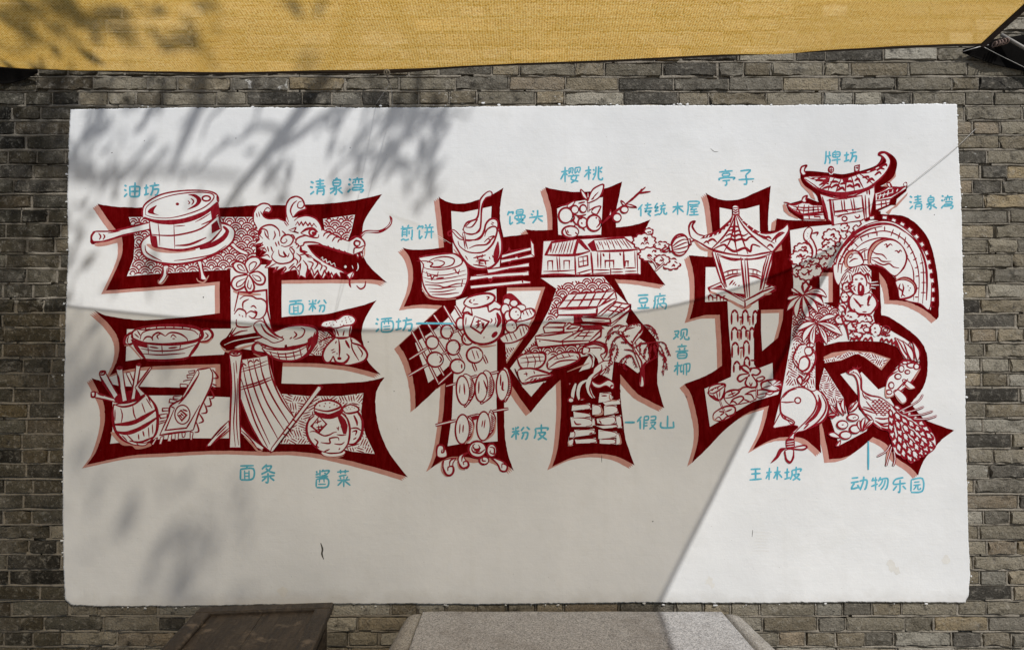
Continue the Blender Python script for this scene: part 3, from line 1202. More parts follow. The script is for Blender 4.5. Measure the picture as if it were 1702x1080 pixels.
f W 750 351 770 353 794 348 817 343 816 365 832 420 830 447 790 447 753 420
f W 697 427 754 421 760 440 745 470 740 488 716 494 702 484 700 440
f W 758 499 825 480 826 570 826 625 825 665 827 733 800 735 767 737 744 741 751 692 754 624 760 570
f W 690 570 725 546 745 528 758 510 770 560 755 600 727 625 712 636 706 616
f W 926 347 950 336 1002 328 999 391 940 392 928 390
f W 903 401 1049 392 1060 412 1065 456 899 456
f W 899 462 1003 460 1024 486 1048 510 1040 535 1060 560 1075 570 1080 600 1060 620 1040 605 1020 600 1016 640 1023 661 1034 711 1033 737 990 738 944 741 948 692 948 640 980 590 940 598 905 625 870 643 848 612 893 552 913 514 925 480
f W 867 641 908 633 884 660
R 12 906 636 882 668 858 640
* wave_scales
P 20 926 474 983 461 1003 461 1024 486 1010 490 945 492 926 530 905 535 915 510
P 20 850 600 890 565 905 575 970 572 975 590 930 590 880 590
H 9 840 577 857 577 840 602
* soup_cup
@650 260
F W 540 680 570 790 640 900 700 970 790 1008 890 992 960 925 997 830 980 700 957 590 910 558 870 575 840 640 800 720 700 760 640 730 580 670 545 658
F r 965 770 972 880 930 955 918 880 948 780
p 14 560 830 600 880 650 950
l 12 545 665 555 760 610 860 660 950 740 1002 850 1007 930 972 985 882 992 770 965 660
l 11 545 665 600 730 650 748 780 745 830 690 850 610 890 565 940 563 962 610 940 720 900 800 820 860 700 860 620 810 600 760
l 10 545 665 513 682 520 712 545 700 540 685
l 9 700 825 760 800 850 792 890 762 870 740 835 770
l 9 850 792 915 730 920 715 870 730
l 9 840 720 860 660 910 630 945 640 948 690
l 6 900 590 925 600
l 6 895 605 920 615
l 6 665 890 690 930
l 6 880 900 890 925
l 6 910 885 915 910
F W 650 655 680 590 760 560 790 480 800 400 840 340 880 313 908 330 892 360 850 372 825 430 812 520 805 600 790 655 740 700 680 695
l 10 640 662 690 590 770 558 790 470 800 390 850 330 890 314 906 340
l 10 900 355 850 375 815 450 806 600 790 670 730 697 640 682
l 9 668 632 720 582 770 568 725 632 668 636
w 14 650 695 660 760 680 830
l 7 640 690 655 760 665 832
l 7 660 690 672 780 690 832
s 10 738 912 852 885
s 9 770 890 780 922
s 9 820 878 815 912
s 9 758 942 880 935
s 9 800 922 790 972
s 9 840 930 852 975
s 9 735 970 862 990
s 8 780 958 832 962
s 8 770 925 840 925
* pancake_stack
@610 440
F W 470 -65 620 -95 770 -100 870 -30 900 30 906 100 890 190 840 272 740 302 620 297 560 272 510 190 494 100 505 0
p 14 492 205 540 282 620 308 800 305
l 9 500 30 494 100 510 190 560 272 620 297 740 302 830 278
l 10 870 -35 905 40 900 150 850 260
l 8 468 -62 600 -85 780 -100 850 -50 840 0 740 35 620 45 520 30 510 -10
l 8 445 -32 530 -32 590 -12 570 18 660 15 695 -20 640 -40 600 -35
l 8 540 -20 600 -55 700 -72 780 -50 765 0 680 25 590 28
l 6 500 62 600 92 720 90 885 50
l 6 500 112 600 132 760 115 895 85
l 6 520 150 620 167 740 150 892 125
l 8 520 180 640 187 700 202 800 172 885 170
l 7 548 212 640 217 720 205 862 190
l 7 558 242 680 242 800 217
l 8 580 267 700 265 825 250
l 9 620 125 690 115
l 6 860 130 845 200
s 8 535 58 545 102 572 95 582 135 605 98 630 105 640 60
s 8 768 45 790 40 800 65 818 78 832 42
* tofu_boards
@650 260
f W 995 885 1280 808 1282 838 990 912
s 7 995 888 1050 850 1060 820 1070 850 1280 812
s 8 990 912 1280 838
f W 985 925 1290 868 1288 902 985 958
s 8 985 928 1110 905 1130 880 1140 905 1285 870
s 8 985 958 1050 945 1060 965 1080 940 1285 902
f W 860 1012 1240 952 1240 988 870 1048
s 8 870 1015 1240 955
s 8 880 1050 1030 1018 1050 1015 1060 1010 1240 988
f W 750 1060 1240 1030 1240 1062 740 1092
f W 1250 740 1280 790 1290 900 1260 880
@610 440
f W 930 105 1450 55 1455 95 920 140
s 8 960 90 1000 100 1250 72 1440 65
s 9 930 140 1080 120 1110 150 1130 118 1400 95
f W 925 188 1400 140 1470 150 1465 172 930 218
s 9 930 215 1180 195 1465 165
s 8 1390 130 1400 165
* skewered_balls
k 20 400 592 480 740 640 1062
k 18 462 550 560 760 690 992
k 18 536 512 650 700 760 868
k 18 600 450 700 600 850 850
k 20 690 370 790 540 910 720
k 22 790 370 850 470
k 20 380 848 540 748
k 22 372 995 545 895
k 20 640 1072 770 955
k 22 950 880 980 955
k 22 1045 810 1078 885
k 16 640 660 880 560
k 16 660 810 880 700
O 11 718 600 55 62
O 11 585 697 56 57
O 11 840 530 40 55
O 11 905 662 52 55
O 11 775 742 62 66
O 11 612 850 73 66
O 11 812 910 66 63
O 11 967 810 73 70
l 7 750 590 760 620 740 645
l 9 810 690 830 740 800 785
l 9 650 820 668 850 650 880
l 9 850 890 850 930
l 6 940 760 970 850
l 6 980 770 1005 840
l 7 870 650 885 690
D 5 800 700 632 805 825 868 1015 770 748 572
* wine_jar
F W 870 430 860 520 882 620 950 692 1050 712 1150 682 1210 600 1216 480 1190 400 1100 378 950 378
l 14 880 410 862 520 884 620 952 692 1050 712 1150 680 1210 602 1216 480 1190 400
F W 882 375 930 388 942 452 905 440 858 432
l 10 885 375 858 430 905 425 942 452 935 390
F W 1085 355 1140 325 1212 372 1185 402 1145 400 1095 422
l 10 1090 360 1095 420 1150 395 1185 402 1212 372 1145 322
F W 868 350 900 300 1000 265 1100 258 1147 290 1120 340 1030 377 930 387
l 13 868 350 900 300 1000 265 1100 258 1147 290 1120 340 1030 377 930 387 868 352
l 8 935 312 920 330 945 345
l 7 965 310 955 325
l 8 1070 285 1095 292 1075 315
l 7 950 355 1000 352
s 11 965 460 1095 510 1020 615 930 555 965 460
s 9 975 515 1025 500
s 9 1000 490 995 560
s 9 975 545 1020 530
s 9 1030 510 1040 560
s 8 1050 515 1040 570 1025 565
s 8 980 570 1010 545
l 22 1165 430 1190 500 1165 560
l 24 1168 602 1122 650
l 7 1110 480 1122 500 1105 525
l 6 1150 470 1157 510 1140 545
l 7 890 470 885 540
D 6 1050 652
p 14 980 710 1040 735 1160 720
* steamed_rolls
F r 1220 305 1300 258 1430 400 1380 420
O 9 1255 330 34 32
O 9 1318 345 36 32
O 9 1240 400 38 50
O 9 1380 385 45 30
O 9 1265 460 32 45
F W 1330 500 1400 415 1470 392 1508 420 1490 470 1410 500
l 9 1335 500 1400 415 1470 392 1508 420 1490 470 1410 500 1335 515
l 6 1400 420 1410 450
l 6 1425 408 1450 460
l 6 1455 400 1480 450
l 6 1480 398 1500 430
l 6 1370 450 1385 495
O 10 1330 440 52 58
D 6 1340 420 1355 450 1335 422
F W 1195 650 1240 620 1330 590 1370 545 1430 545 1455 580 1420 640 1330 690 1240 702 1205 680
l 10 1195 655 1250 620 1330 592 1370 545 1430 545 1455 580 1420 640 1330 690 1240 704 1202 680
l 6 1240 625 1265 690
l 6 1275 612 1305 680
l 6 1310 605 1345 670
l 6 1370 565 1390 640
l 6 1395 550 1415 620
l 6 1420 550 1440 590
O 10 1292 552 52 56
D 6 1305 540 1320 565
* sheet_jelly_skewers
@660 600
k 16 440 225 560 190
k 18 640 155 720 130
k 18 810 120 910 95
F W 590 140 650 130 690 200 690 290 640 380 600 395
F W 770 110 830 100 865 190 855 290 800 355 745 365
F W 950 75 1000 85 1025 190 1010 300 960 355
Z 7 650 150 690 200 690 290 640 380 630 300 660 200
Z 7 830 110 868 190 855 290 810 330 820 200
Z 7 990 95 1025 190 1010 300 985 320 1000 200
l 9 650 150 690 200 692 290 640 385 610 397
l 9 830 105 868 190 856 295 800 358 750 368
l 9 995 85 1026 190 1012 300 965 357
O 9 590 262 58 130 -4
O 9 757 235 56 128 4
O 9 945 215 54 140 3
l 6 565 210 560 290
l 9 600 200 608 300
l 9 735 180 732 290
l 9 775 170 805 250 800 280
l 9 930 120 928 220
l 12 950 180 945 250 962 260
k 22 345 575 530 530
k 20 640 500 740 480
k 20 860 450 1000 425
F r 645 505 720 485 715 520 660 530
F W 640 500 690 560 670 660 600 740
F W 830 450 880 500 870 600 780 710
Z 7 640 520 680 560 665 660 620 720 640 600
Z 7 835 455 880 500 868 600 810 690 840 560
l 9 630 490 685 560 668 660 590 742
l 9 830 452 880 500 868 610 790 710
O 9 585 610 62 132 2
O 9 775 582 60 130 2
l 7 565 560 560 650
l 8 595 570 590 640
l 7 770 530 760 590
l 7 790 525 780 600
p 12 690 570 670 680 610 742
p 12 885 520 870 640 790 715
* scroll_base
F W 355 800 365 755 410 750 440 800 445 850 400 865 360 850
l 12 360 850 355 800 370 755 415 760 420 810 400 820 405 790
p 10 400 910 400 980 440 1030 490 1025
O 12 720 790 78 72
l 10 670 770 680 810 740 825 790 790
l 9 700 740 680 760 700 790 740 780 730 750
l 8 690 800 730 800 750 775
l 8 700 815 745 805
O 12 848 800 44 60
l 9 830 770 870 780 870 830 835 820 840 800
O 12 780 890 42 36
l 9 770 850 765 890 800 895
F W 420 890 520 870 500 920 505 990 470 1022 430 1000 410 940
l 12 420 890 412 950 440 1015 480 1022 505 990 500 945 460 950 455 985
l 9 535 865 480 890 470 940
F W 560 850 630 820 600 860 640 920 630 960 580 950 550 910
l 12 545 860 555 920 590 960 640 940 630 900 595 905 600 930
l 9 640 820 590 850 580 900
p 10 540 900 560 960 610 975
F W 860 870 940 890 985 930 975 985 930 980 900 920
l 10 840 870 900 920 930 980 975 985 988 940 945 920 940 960
l 8 870 870 940 895 985 930
* wooden_houses
@880 260
f W 125 760 915 715 1000 840 1000 1060 105 1065
s 11 138 882 200 772 430 742
s 9 200 772 190 860
f r 138 885 195 780 205 790 160 885
l 15 135 885 400 885 545 850
s 10 390 880 432 745 545 850
f r 395 880 432 745 442 775 415 880
f r 432 740 470 750 550 850 500 835 440 775
l 6 205 870 240 772
l 6 230 870 268 768
l 6 262 872 300 764
l 5 282 872 315 770
l 7 305 874 340 762
l 6 335 875 368 757
l 6 362 875 395 750
s 8 245 900 258 1040
s 7 268 900 275 1035
s 11 408 890 415 1080
s 13 552 860 570 1070
s 7 165 1020 165 940 205 935 210 1022
s 7 310 1012 310 935 358 935 358 1012
s 9 438 908 520 892 525 975 445 992 438 908
s 6 480 900 485 982
s 6 440 948 522 932
l 8 125 1032 260 1030 410 1020
l 8 108 1062 250 1055 410 1062
l 8 420 1052 560 1012
l 8 430 1075 560 1048
l 6 450 1040 450 1060
f r 520 790 580 745 610 850 560 852
s 10 580 750 850 730 990 832
l 14 600 852 850 845 990 832
l 6 620 760 640 800
l 5 640 760 670 840
l 5 665 758 690 800
l 6 690 755 720 835
l 5 710 752 735 790
l 6 735 750 770 835
l 5 760 750 790 800
l 6 780 748 830 832
l 5 805 745 850 800
l 6 830 740 890 830
l 6 860 750 920 825
l 6 600 780 625 840
s 8 612 862 615 1000
s 8 640 862 640 1005
s 8 720 862 720 930
s 11 845 850 850 1010
s 7 965 842 972 1055
s 6 945 850 950 1000
l 10 660 870 670 900
l 10 810 865 820 890
s 9 680 1002 680 937 755 935 757 1002
s 7 720 935 720 1000
s 8 860 990 860 942 885 938 885 990
l 8 575 1020 720 1020
l 8 575 1052 720 1045
l 8 728 1012 840 1012
l 8 735 1040 840 1036
l 8 735 1062 840 1060
l 8 858 1002 955 1000
l 8 858 1032 962 1030
l 8 858 1055 985 1055
s 7 728 1000 730 1070
* cherries
k 12 525 330 528 420 530 500
l 14 640 615 720 540 790 480 860 430
l 12 860 430 920 385 980 330 1042 275
l 10 975 335 1020 325 1088 315
l 8 990 320 1010 290
F W 520 405 560 310 610 270 665 255 650 330 610 380 545 412
l 9 525 405 560 310 610 270 665 255 650 330 610 380 540 412
l 6 560 385 590 350 620 320
l 9 555 390 580 370
F W 458 295 500 335 522 390 480 362
l 8 458 295 500 335 522 390 480 362 458 297
F W 560 490 590 460 640 450 610 515 570 510
l 8 530 490 580 460 640 450 605 515
F W 340 440 380 410 410 400 385 440 350 460
l 8 255 445 320 435 380 408 410 400 385 445
l 8 440 420 500 408
F W 820 395 850 415 860 440 835 430
l 8 820 395 855 420
F W 860 430 910 435 960 457 900 455
l 8 860 430 910 435 960 457 900 452
F W 715 530 728 478 735 520
l 7 712 532 728 478
O 10 406 478 34 36
O 10 482 470 30 34
O 11 325 530 62 68 10
O 10 478 595 42 46
O 12 580 598 66 72
O 11 368 678 74 52
O 11 785 550 38 38
O 10 852 478 34 30
l 10 395 520 400 560 370 590
l 9 620 560 632 600 600 640
l 9 320 650 340 700 380 710
l 8 340 660 350 690
D 8 600 552 470 600 405 622
l 9 400 520 450 535 510 520
l 9 385 560 410 600 440 620
l 9 440 630 470 640 500 665
l 8 430 540 460 560 480 545
l 8 410 680 430 700
l 10 470 715 560 715 640 705
* bushes_and_lantern
K 1070 675 40 30 6
K 1030 765 105 75 11
K 1190 805 65 40 8
K 1090 880 110 65 11
K 1270 965 85 50 9
K 1190 930 70 45 8
l 9 1020 740 1040 730 1035 775
l 9 1060 720 1050 760
E r 1130 850 12 12
k 14 1060 900 1120 950 1150 1010
k 14 1130 1025 1180 980 1210 950
l 8 1180 900 1210 930
l 8 1300 940 1330 960
l 8 1120 880 1150 900
l 9 1170 850 1220 815 1250 825
l 9 1175 860 1230 855 1250 845
O 12 1352 795 76 96 12
l 8 1270 820 1310 740 1390 715 1430 750
l 8 1268 825 1330 770 1390 745 1435 758
l 8 1272 832 1340 800 1400 775 1438 770
l 8 1275 840 1340 830 1410 810 1440 785
l 8 1280 848 1340 865 1410 845 1442 795
f W 1252 800 1275 795 1285 850 1262 856
s 9 1252 800 1275 795 1285 850 1262 856 1252 800
f W 1422 745 1440 740 1452 790 1435 798
s 9 1422 745 1440 740 1452 790 1435 798 1422 745
s 8 1450 765 1475 755 1490 745
* tofu_blocks
@850 440
f W 415 390 510 265 560 250 930 235 948 310 905 345 770 450 420 447
s 10 510 265 932 236
s 10 465 322 890 305
s 10 415 388 790 375
s 10 590 258 490 385
s 10 680 252 600 380
s 10 760 246 690 378
s 10 850 241 770 372
s 10 932 238 790 375
s 10 510 265 415 388
s 12 410 400 770 380 765 447 420 450 410 400
s 10 770 380 905 310 945 300
s 9 780 440 900 345
s 9 930 240 945 305
l 4 455 412 560 402 740 398
f r 560 455 640 455 640 510 560 530
f W 620 470 800 462 940 335 1075 355 1062 412 900 548 640 512
s 11 620 470 885 485 892 527 640 512 620 470
s 11 885 485 1072 362 1062 410 892 530
s 10 800 460 940 335 1072 360
s 9 850 405 1000 428
s 9 900 370 1040 395
s 9 870 470 1000 345
s 9 965 405 1020 412
l 5 720 500 840 505
R 22 540 530 700 520 880 548
f r 630 540 800 540 840 575 640 572
f W 285 560 340 518 495 520 630 540 580 620 300 612
s 11 285 560 340 520 490 522 465 560
s 11 290 562 468 562 470 602 302 612 285 562
s 10 470 565 520 520 545 535 630 548 570 620
s 9 500 580 600 560
s 9 540 540 490 580
f W 212 640 300 615 550 600 660 580 812 578 805 640 710 702 240 742
s 10 212 642 350 630 550 600 555 640
s 10 220 665 440 690 700 680 700 702
s 11 215 665 240 742 460 722 705 702
s 10 700 685 808 582 802 640 710 702
s 9 440 688 600 600 660 582 805 582
s 8 620 610 740 605
s 8 580 640 720 640
s 8 640 670 700 590
s 8 560 665 640 595
s 8 460 690 462 722
s 8 250 680 260 690
* loaves
F W 55 835 120 800 285 790 302 862 240 925 100 935
l 11 55 840 120 802 285 792 302 862 240 925 100 935 58 850
l 6 130 810 150 870 140 925
l 6 190 802 215 860 205 925
l 6 245 800 260 880
l 6 80 840 180 830 290 825
l 6 80 880 180 870 295 860
l 8 60 860 80 910 110 930
F W 330 860 450 792 592 790 605 850 500 902 340 935
l 11 330 862 450 792 592 790 606 850 500 905 340 937 330 880
l 9 335 925 420 870 520 855 605 855
l 6 400 820 420 850
l 6 450 800 480 840
l 6 510 795 530 830
l 6 380 850 560 815
l 6 585 815 598 835 590 835
F W 60 945 200 930 370 990 200 1045 100 1065
l 11 60 945 130 930 210 935 370 990
l 11 90 1060 200 1045 370 992
l 9 120 1040 200 1000 360 985
Z 8 120 1050 200 1010 340 990 200 1040
l 6 110 980 150 975
l 6 130 960 140 1000
l 6 200 950 210 980
R 14 30 930 80 1050
p 10 500 960 600 920 700 880
* water_stream
F W 635 770 650 730 740 708 832 740 842 785 800 812 850 900 820 980 700 1040 640 1080 520 1080 560 1020 680 960 730 880 700 805 650 800
l 14 640 730 740 690 840 720 858 790 830 840
l 10 640 785 650 740 740 712 830 740 840 780 800 810
l 9 660 740 700 750 690 790 650 795
l 8 700 745 800 745 800 765
R 38 700 790 755 850 750 930 660 990 560 1050
l 10 800 810 828 880 815 950 740 1010 640 1060
w 9 660 810 700 790 740 830 730 900
w 10 560 1030 650 970 720 930
@870 600
R 60 420 200 500 130 620 90 700 20
F R 420 200 640 110 830 200 860 300 660 370 420 380
F W 640 60 720 0 800 10 720 80 640 150 600 160 620 120
w 26 440 360 445 280 470 200
w 26 505 360 490 290 510 210 570 170
w 34 650 350 600 290 580 210 600 150 640 110
l 8 640 350 595 260 610 180
l 9 700 30 700 80 640 130 610 160
O 9 425 350 25 23
O 9 530 358 28 22
O 9 655 352 26 20
l 6 515 365 545 345
F W 615 180 680 205 760 165 812 205 800 250 740 220 680 240 630 225
l 10 615 180 680 205 760 168 812 200
l 9 780 240 790 220 812 220
* rockery_stones
f R 400 370 860 290 885 610 880 750 410 760
T 690 290 780 285 800 325 785 355 680 365
T 720 370 800 350 862 345 862 382 740 392
T 445 400 590 383 602 430 520 432 440 442
T 622 395 690 398 700 470 622 475
T 730 405 830 400 847 460 730 480
T 455 455 590 470 600 500 460 502
T 430 508 600 515 612 582 440 582
T 622 515 640 515 645 572 615 572
T 665 520 810 490 828 550 760 572 670 552
T 830 502 875 490 882 590 848 592
T 660 580 830 568 842 592 720 602
T 465 620 630 610 640 648 580 660 470 675
T 425 640 460 630 460 680 415 680
T 680 620 830 635 830 680 680 692
T 470 705 640 690 652 730 480 735
T 690 702 820 700 820 742 690 736
T 838 650 860 655 872 735 835 742
T 410 712 452 692 442 752 402 746
l 9 455 535 475 565 520 565
l 8 680 530 700 560
l 8 700 310 750 310
p 12 772 300 780 345 840 355
p 12 695 410 710 470 640 490
p 10 400 720 410 755 440 755
p 10 865 660 875 735 850 745
l 8 590 655 620 640
* weeping_willow
@850 440
F W 1080 700 1110 690 1130 760 1190 840 1210 870 1180 960 1190 1080 1150 1080 1160 960 1140 880 1100 780
F W 960 580 1060 540 1160 530 1180 600 1120 680 1080 720 1000 660
l 10 1100 750 1140 820 1170 880 1165 960 1160 1080
l 10 1240 850 1190 890 1190 960 1195 1080
l 8 1178 920 1176 1010
l 10 1095 750 1050 700 1000 640 940 610
l 10 1085 720 1095 680 1150 600 1170 570
l 10 1100 750 1160 710 1240 700 1300 690
l 9 1080 700 1075 680
l 9 1160 530 1170 580 1150 620
l 8 990 610 1040 580 1110 560
l 9 1010 760 1080 770 1130 810
l 9 1200 900 1250 860 1320 820
V 1165 545 1230 540 1290 590 1310 660
V 1160 545 1090 530 1030 570 1000 620
V 1050 560 960 540 890 580 850 650
V 1000 600 920 600 870 650 840 720
V 1000 640 940 650 900 720 880 820
V 940 700 910 760 890 830 860 960
V 950 720 950 790 920 850
V 980 690 1050 700 1110 740
V 1300 690 1370 700 1400 760 1420 810
V 1290 690 1350 750 1370 860 1355 980
V 1300 700 1330 780 1380 830 1390 930
V 1240 700 1200 760 1190 830
V 1260 710 1240 770 1240 840
V 1280 710 1290 770 1290 820
V 1210 560 1270 590 1290 640
V 1020 830 1040 810 1080 820 1120 910
V 1060 820 1000 840 970 890
V 1040 840 1010 900 1040 940
V 1170 690 1150 720 1160 800
V 1000 600 1010 640 1050 630
D 6 870 880 850 910 895 850 905 890 880 940 850 940
* caption|light blue handwritten caption reading 煎饼
@650 260
t 14 100 625 108 640
t 14 160 615 148 635
t 14 85 650 195 640
t 13 102 660 100 725
t 13 102 660 140 657 140 722
t 11 102 682 138 680
t 11 102 702 138 700
t 13 162 665 162 700
t 13 190 655 188 725 175 728
t 13 88 755 110 742 130 752 160 742
t 12 180 738 192 750
t 14 255 618 235 655
t 14 245 635 285 628 278 650
t 14 255 660 255 735 282 712
t 13 308 610 318 630
t 13 355 605 342 628
t 13 300 642 382 635
t 13 300 682 386 675
t 13 325 642 322 690 305 738
t 13 362 640 362 738
* caption|light blue handwritten caption reading 馒头
t 14 1060 490 1045 530
t 14 1055 505 1095 500 1090 520
t 14 1068 535 1068 605 1095 590
t 12 1125 485 1125 520
t 12 1125 485 1180 478 1178 515 1125 520
t 10 1127 502 1178 498
t 12 1115 535 1195 528 1192 555 1118 560 1115 535
t 10 1142 535 1142 556
t 10 1168 532 1168 555
t 13 1125 572 1185 568 1160 590 1125 605
t 13 1140 578 1165 590 1202 602
t 14 1268 488 1285 500
t 14 1255 515 1275 528
t 14 1240 550 1365 535
t 14 1315 480 1312 540 1270 600
t 14 1318 555 1362 585
* caption|light blue handwritten caption reading 樱桃
@880 260
t 14 285 140 345 130
t 14 320 95 320 232
t 14 315 145 280 208
t 12 325 150 342 170
t 11 355 110 355 150
t 11 355 110 390 106 388 140
t 11 372 115 370 135 352 160
t 10 378 140 392 155
t 11 410 105 408 148
t 11 410 105 455 100 450 138
t 11 430 115 428 135 405 155
t 10 435 135 448 150
t 13 345 178 448 170
t 13 398 162 375 205 440 225
t 13 425 180 410 215 372 238
t 14 500 130 555 122
t 14 532 88 532 212
t 14 528 140 492 186
t 12 536 140 552 155
t 13 598 92 592 160 568 212
t 13 572 115 582 130
t 13 570 165 595 150
t 14 622 88 620 190 640 210 655 205 655 190
t 13 655 95 632 118
t 13 630 130 652 145
* caption|light blue handwritten caption reading 传统木屋
t 14 1015 430 975 480
t 14 1000 460 1000 540
t 13 1035 440 1095 432
t 13 1030 470 1105 462
t 13 1062 415 1055 470 1040 495 1090 490 1060 520
t 13 1060 510 1090 538
t 13 1150 418 1125 460 1155 455 1128 492 1160 485
t 13 1122 530 1165 515
t 13 1195 415 1205 428
t 13 1170 445 1225 438
t 13 1195 445 1180 475 1222 465
t 13 1190 482 1180 510 1160 525
t 13 1208 478 1208 510 1228 518 1232 500
t 14 1285 455 1380 448
t 14 1330 410 1330 525
t 14 1325 460 1285 505
t 14 1338 460 1385 500
t 13 1425 405 1425 470 1415 528
t 13 1425 405 1515 405 1512 430 1430 435
t 12 1440 452 1518 448
t 12 1470 455 1450 478 1505 472
t 12 1445 500 1512 495
t 12 1478 475 1478 522
t 13 1432 526 1520 522
* caption|light blue handwritten caption reading 酒坊
@610 440
t 15 85 482 105 498
t 15 75 525 98 532
t 15 78 602 108 572
t 15 125 488 225 478
t 14 130 512 130 602
t 14 130 512 228 508 222 592 130 602
t 11 165 490 155 535
t 11 192 488 195 535
t 11 145 555 210 550
t 11 148 578 208 574
t 15 258 512 308 505
t 15 285 480 280 580
t 15 255 585 312 568
t 15 352 472 360 488
t 15 318 502 405 492
t 15 350 505 345 550 322 592
t 15 350 535 400 530 398 570 385 590 368 586
* leader_line
@610 440
t 15 440 525 560 525 780 528
* caption|light blue handwritten caption reading 豆腐
@850 440
t 15 1135 275 1230 270
t 14 1150 305 1150 340
t 14 1150 305 1215 300 1212 335 1150 342
t 14 1165 355 1175 378
t 14 1205 352 1195 378
t 15 1130 390 1240 385
t 14 1330 255 1338 268
t 14 1285 285 1385 275
t 14 1290 285 1288 350 1275 395
t 12 1325 295 1308 325
t 12 1318 312 1316 345
t 12 1335 312 1385 305
t 12 1368 292 1366 340 1352 342
t 12 1310 352 1308 395
t 12 1310 352 1385 348 1385 390 1372 395
t 11 1345 345 1330 370
t 11 1340 365 1365 385
* caption|light blue handwritten vertical caption reading 观音柳
t 14 1460 600 1500 595 1490 630 1452 668
t 14 1468 615 1500 655
t 13 1525 585 1522 645
t 13 1525 585 1575 580 1572 640
t 13 1548 600 1540 640 1515 672
t 13 1555 640 1558 665 1592 668 1590 645
t 14 1528 710 1530 725
t 14 1490 735 1575 728
t 13 1505 748 1515 765
t 13 1560 742 1550 762
t 14 1472 778 1588 770
t 14 1492 795 1492 835
t 14 1492 795 1568 790 1565 832 1492 838
t 11 1495 815 1565 812
t 14 1462 910 1520 902
t 14 1492 870 1490 990
t 14 1488 915 1460 960
t 12 1535 895 1520 910 1520 960 1535 950
t 12 1545 890 1545 985
t 12 1545 895 1600 888 1595 950 1580 955
t 12 1572 890 1572 992
* caption|light blue handwritten caption reading 粉皮
@660 600
t 15 1035 600 1050 615
t 15 1090 585 1078 608
t 15 1030 635 1100 625
t 15 1065 590 1068 705
t 15 1060 640 1025 685
t 15 1075 640 1095 660
t 15 1140 590 1112 625
t 15 1162 588 1192 615
t 15 1118 645 1170 640 1165 690 1148 702
t 15 1140 645 1118 700
t 15 1240 605 1245 650 1230 695
t 15 1240 605 1350 598 1345 620
t 15 1295 565 1295 640
t 15 1260 645 1330 640 1300 680 1262 705
t 15 1275 655 1300 675 1345 705
* caption|light blue handwritten caption reading 假山
@870 600
t 15 1060 495 1020 545
t 15 1048 525 1048 610
t 13 1085 498 1080 612
t 13 1085 498 1120 495 1118 525 1085 530
t 12 1085 555 1115 552
t 12 1085 580 1115 577
t 13 1140 500 1185 495 1182 525 1140 530
t 13 1138 552 1185 548 1160 585 1130 610
t 13 1148 565 1165 590 1188 612
t 15 1295 488 1292 595
t 15 1235 545 1240 595 1350 595
t 15 1345 540 1350 598
* leader_line
@870 600
t 16 910 548 1000 548
=3
* red_outline
@@
S -8 6
f R 1173 321 1188 329 1206 333 1230 331 1254 321 1281 309 1279 333 1277 358 1277 384 1288 383 1291 363 1314 366 1373 367 1375 330 1445 325 1446 355 1485 357 1504 360 1522 371 1539 390 1548 410 1554 434 1558 457 1561 494 1560 527 1556 531 1541 518 1522 507 1504 501 1478 499 1476 483 1472 468 1461 453 1463 477 1465 524 1478 527 1504 544 1526 562 1539 583 1542 605 1540 627 1532 648 1514 670 1530 690 1543 700 1586 715 1569 727 1551 746 1538 761 1530 777 1526 790 1514 777 1490 760 1473 738 1451 726 1428 746 1406 759 1378 763 1374 740 1366 703 1362 701 1363 726 1365 753 1352 741 1334 728 1306 726 1282 731 1251 747 1267 715 1278 674 1241 687 1204 715 1176 744 1150 769 1160 733 1160 702 1154 674 1148 654 1137 638 1167 627 1186 617 1200 607 1199 568 1196 523 1171 524 1146 531 1151 513 1154 494 1153 457 1145 424 1166 426 1184 427 1184 388 1181 358 1178 338
Q 1265 515 1302 514 1301 531 1293 561 1267 583 1265 550
Q 1362 453 1384 453 1384 502 1369 503 1363 480
f W 1196 345 1217 349 1240 347 1262 341 1263 386 1197 386
f W 1173 444 1190 444 1199 475 1208 500 1172 502
f W 1209 497 1260 497 1261 516 1253 545 1253 605 1258 613 1284 603 1285 634 1300 637 1293 655 1252 667 1180 709 1171 646 1215 626 1216 600 1211 540
f W 1313 383 1345 377 1400 372 1450 366 1490 370 1515 386 1532 408 1542 440 1550 470 1547 515 1525 500 1495 492 1490 465 1470 445 1450 437 1420 440 1398 459 1396 440 1350 440 1345 470 1319 470 1316 430
f W 1319 465 1344 465 1346 485 1372 505 1390 512 1396 512 1396 463 1415 444 1440 441 1448 450 1448 485 1460 500 1451 524 1454 537 1478 548 1504 563 1522 576 1528 598 1527 616 1519 631 1500 650 1478 658 1472 640 1490 610 1504 598 1491 576 1467 568 1430 566 1393 568 1370 574 1367 555 1355 555 1355 645 1362 660 1361 700 1340 704 1285 711 1298 660 1307 610 1314 570 1318 520
Q 1369 593 1383 586 1411 582 1448 585 1480 596 1465 615 1447 601 1436 593 1422 588 1398 599 1371 603
f W 1369 598 1398 590 1411 584 1448 587 1476 597 1464 612 1447 600 1436 592 1422 588 1398 598 1371 603
f W 1370 611 1402 661 1409 690 1410 690 1424 665 1427 680 1447 701 1440 716 1395 740 1380 694 1363 675 1362 640
f W 1397 622 1414 616 1430 620 1432 618 1460 647 1472 642 1478 660 1490 680 1450 690 1428 660
* woven_hatching
H 10 1319 570 1354 560 1355 645 1330 645 1305 640 1310 600
H 9 1369 598 1398 590 1411 584 1448 587 1476 597 1464 612 1447 600 1436 592 1422 588 1398 598 1371 603
H 9 1370 611 1402 661 1405 675 1380 690 1363 675 1362 640
H 10 1396 463 1415 444 1440 441 1448 450 1448 485 1440 470 1415 470 1398 500
P 18 1316 500 1345 485 1372 506 1396 513 1398 560 1370 570 1316 568
* pavilion
@1110 240
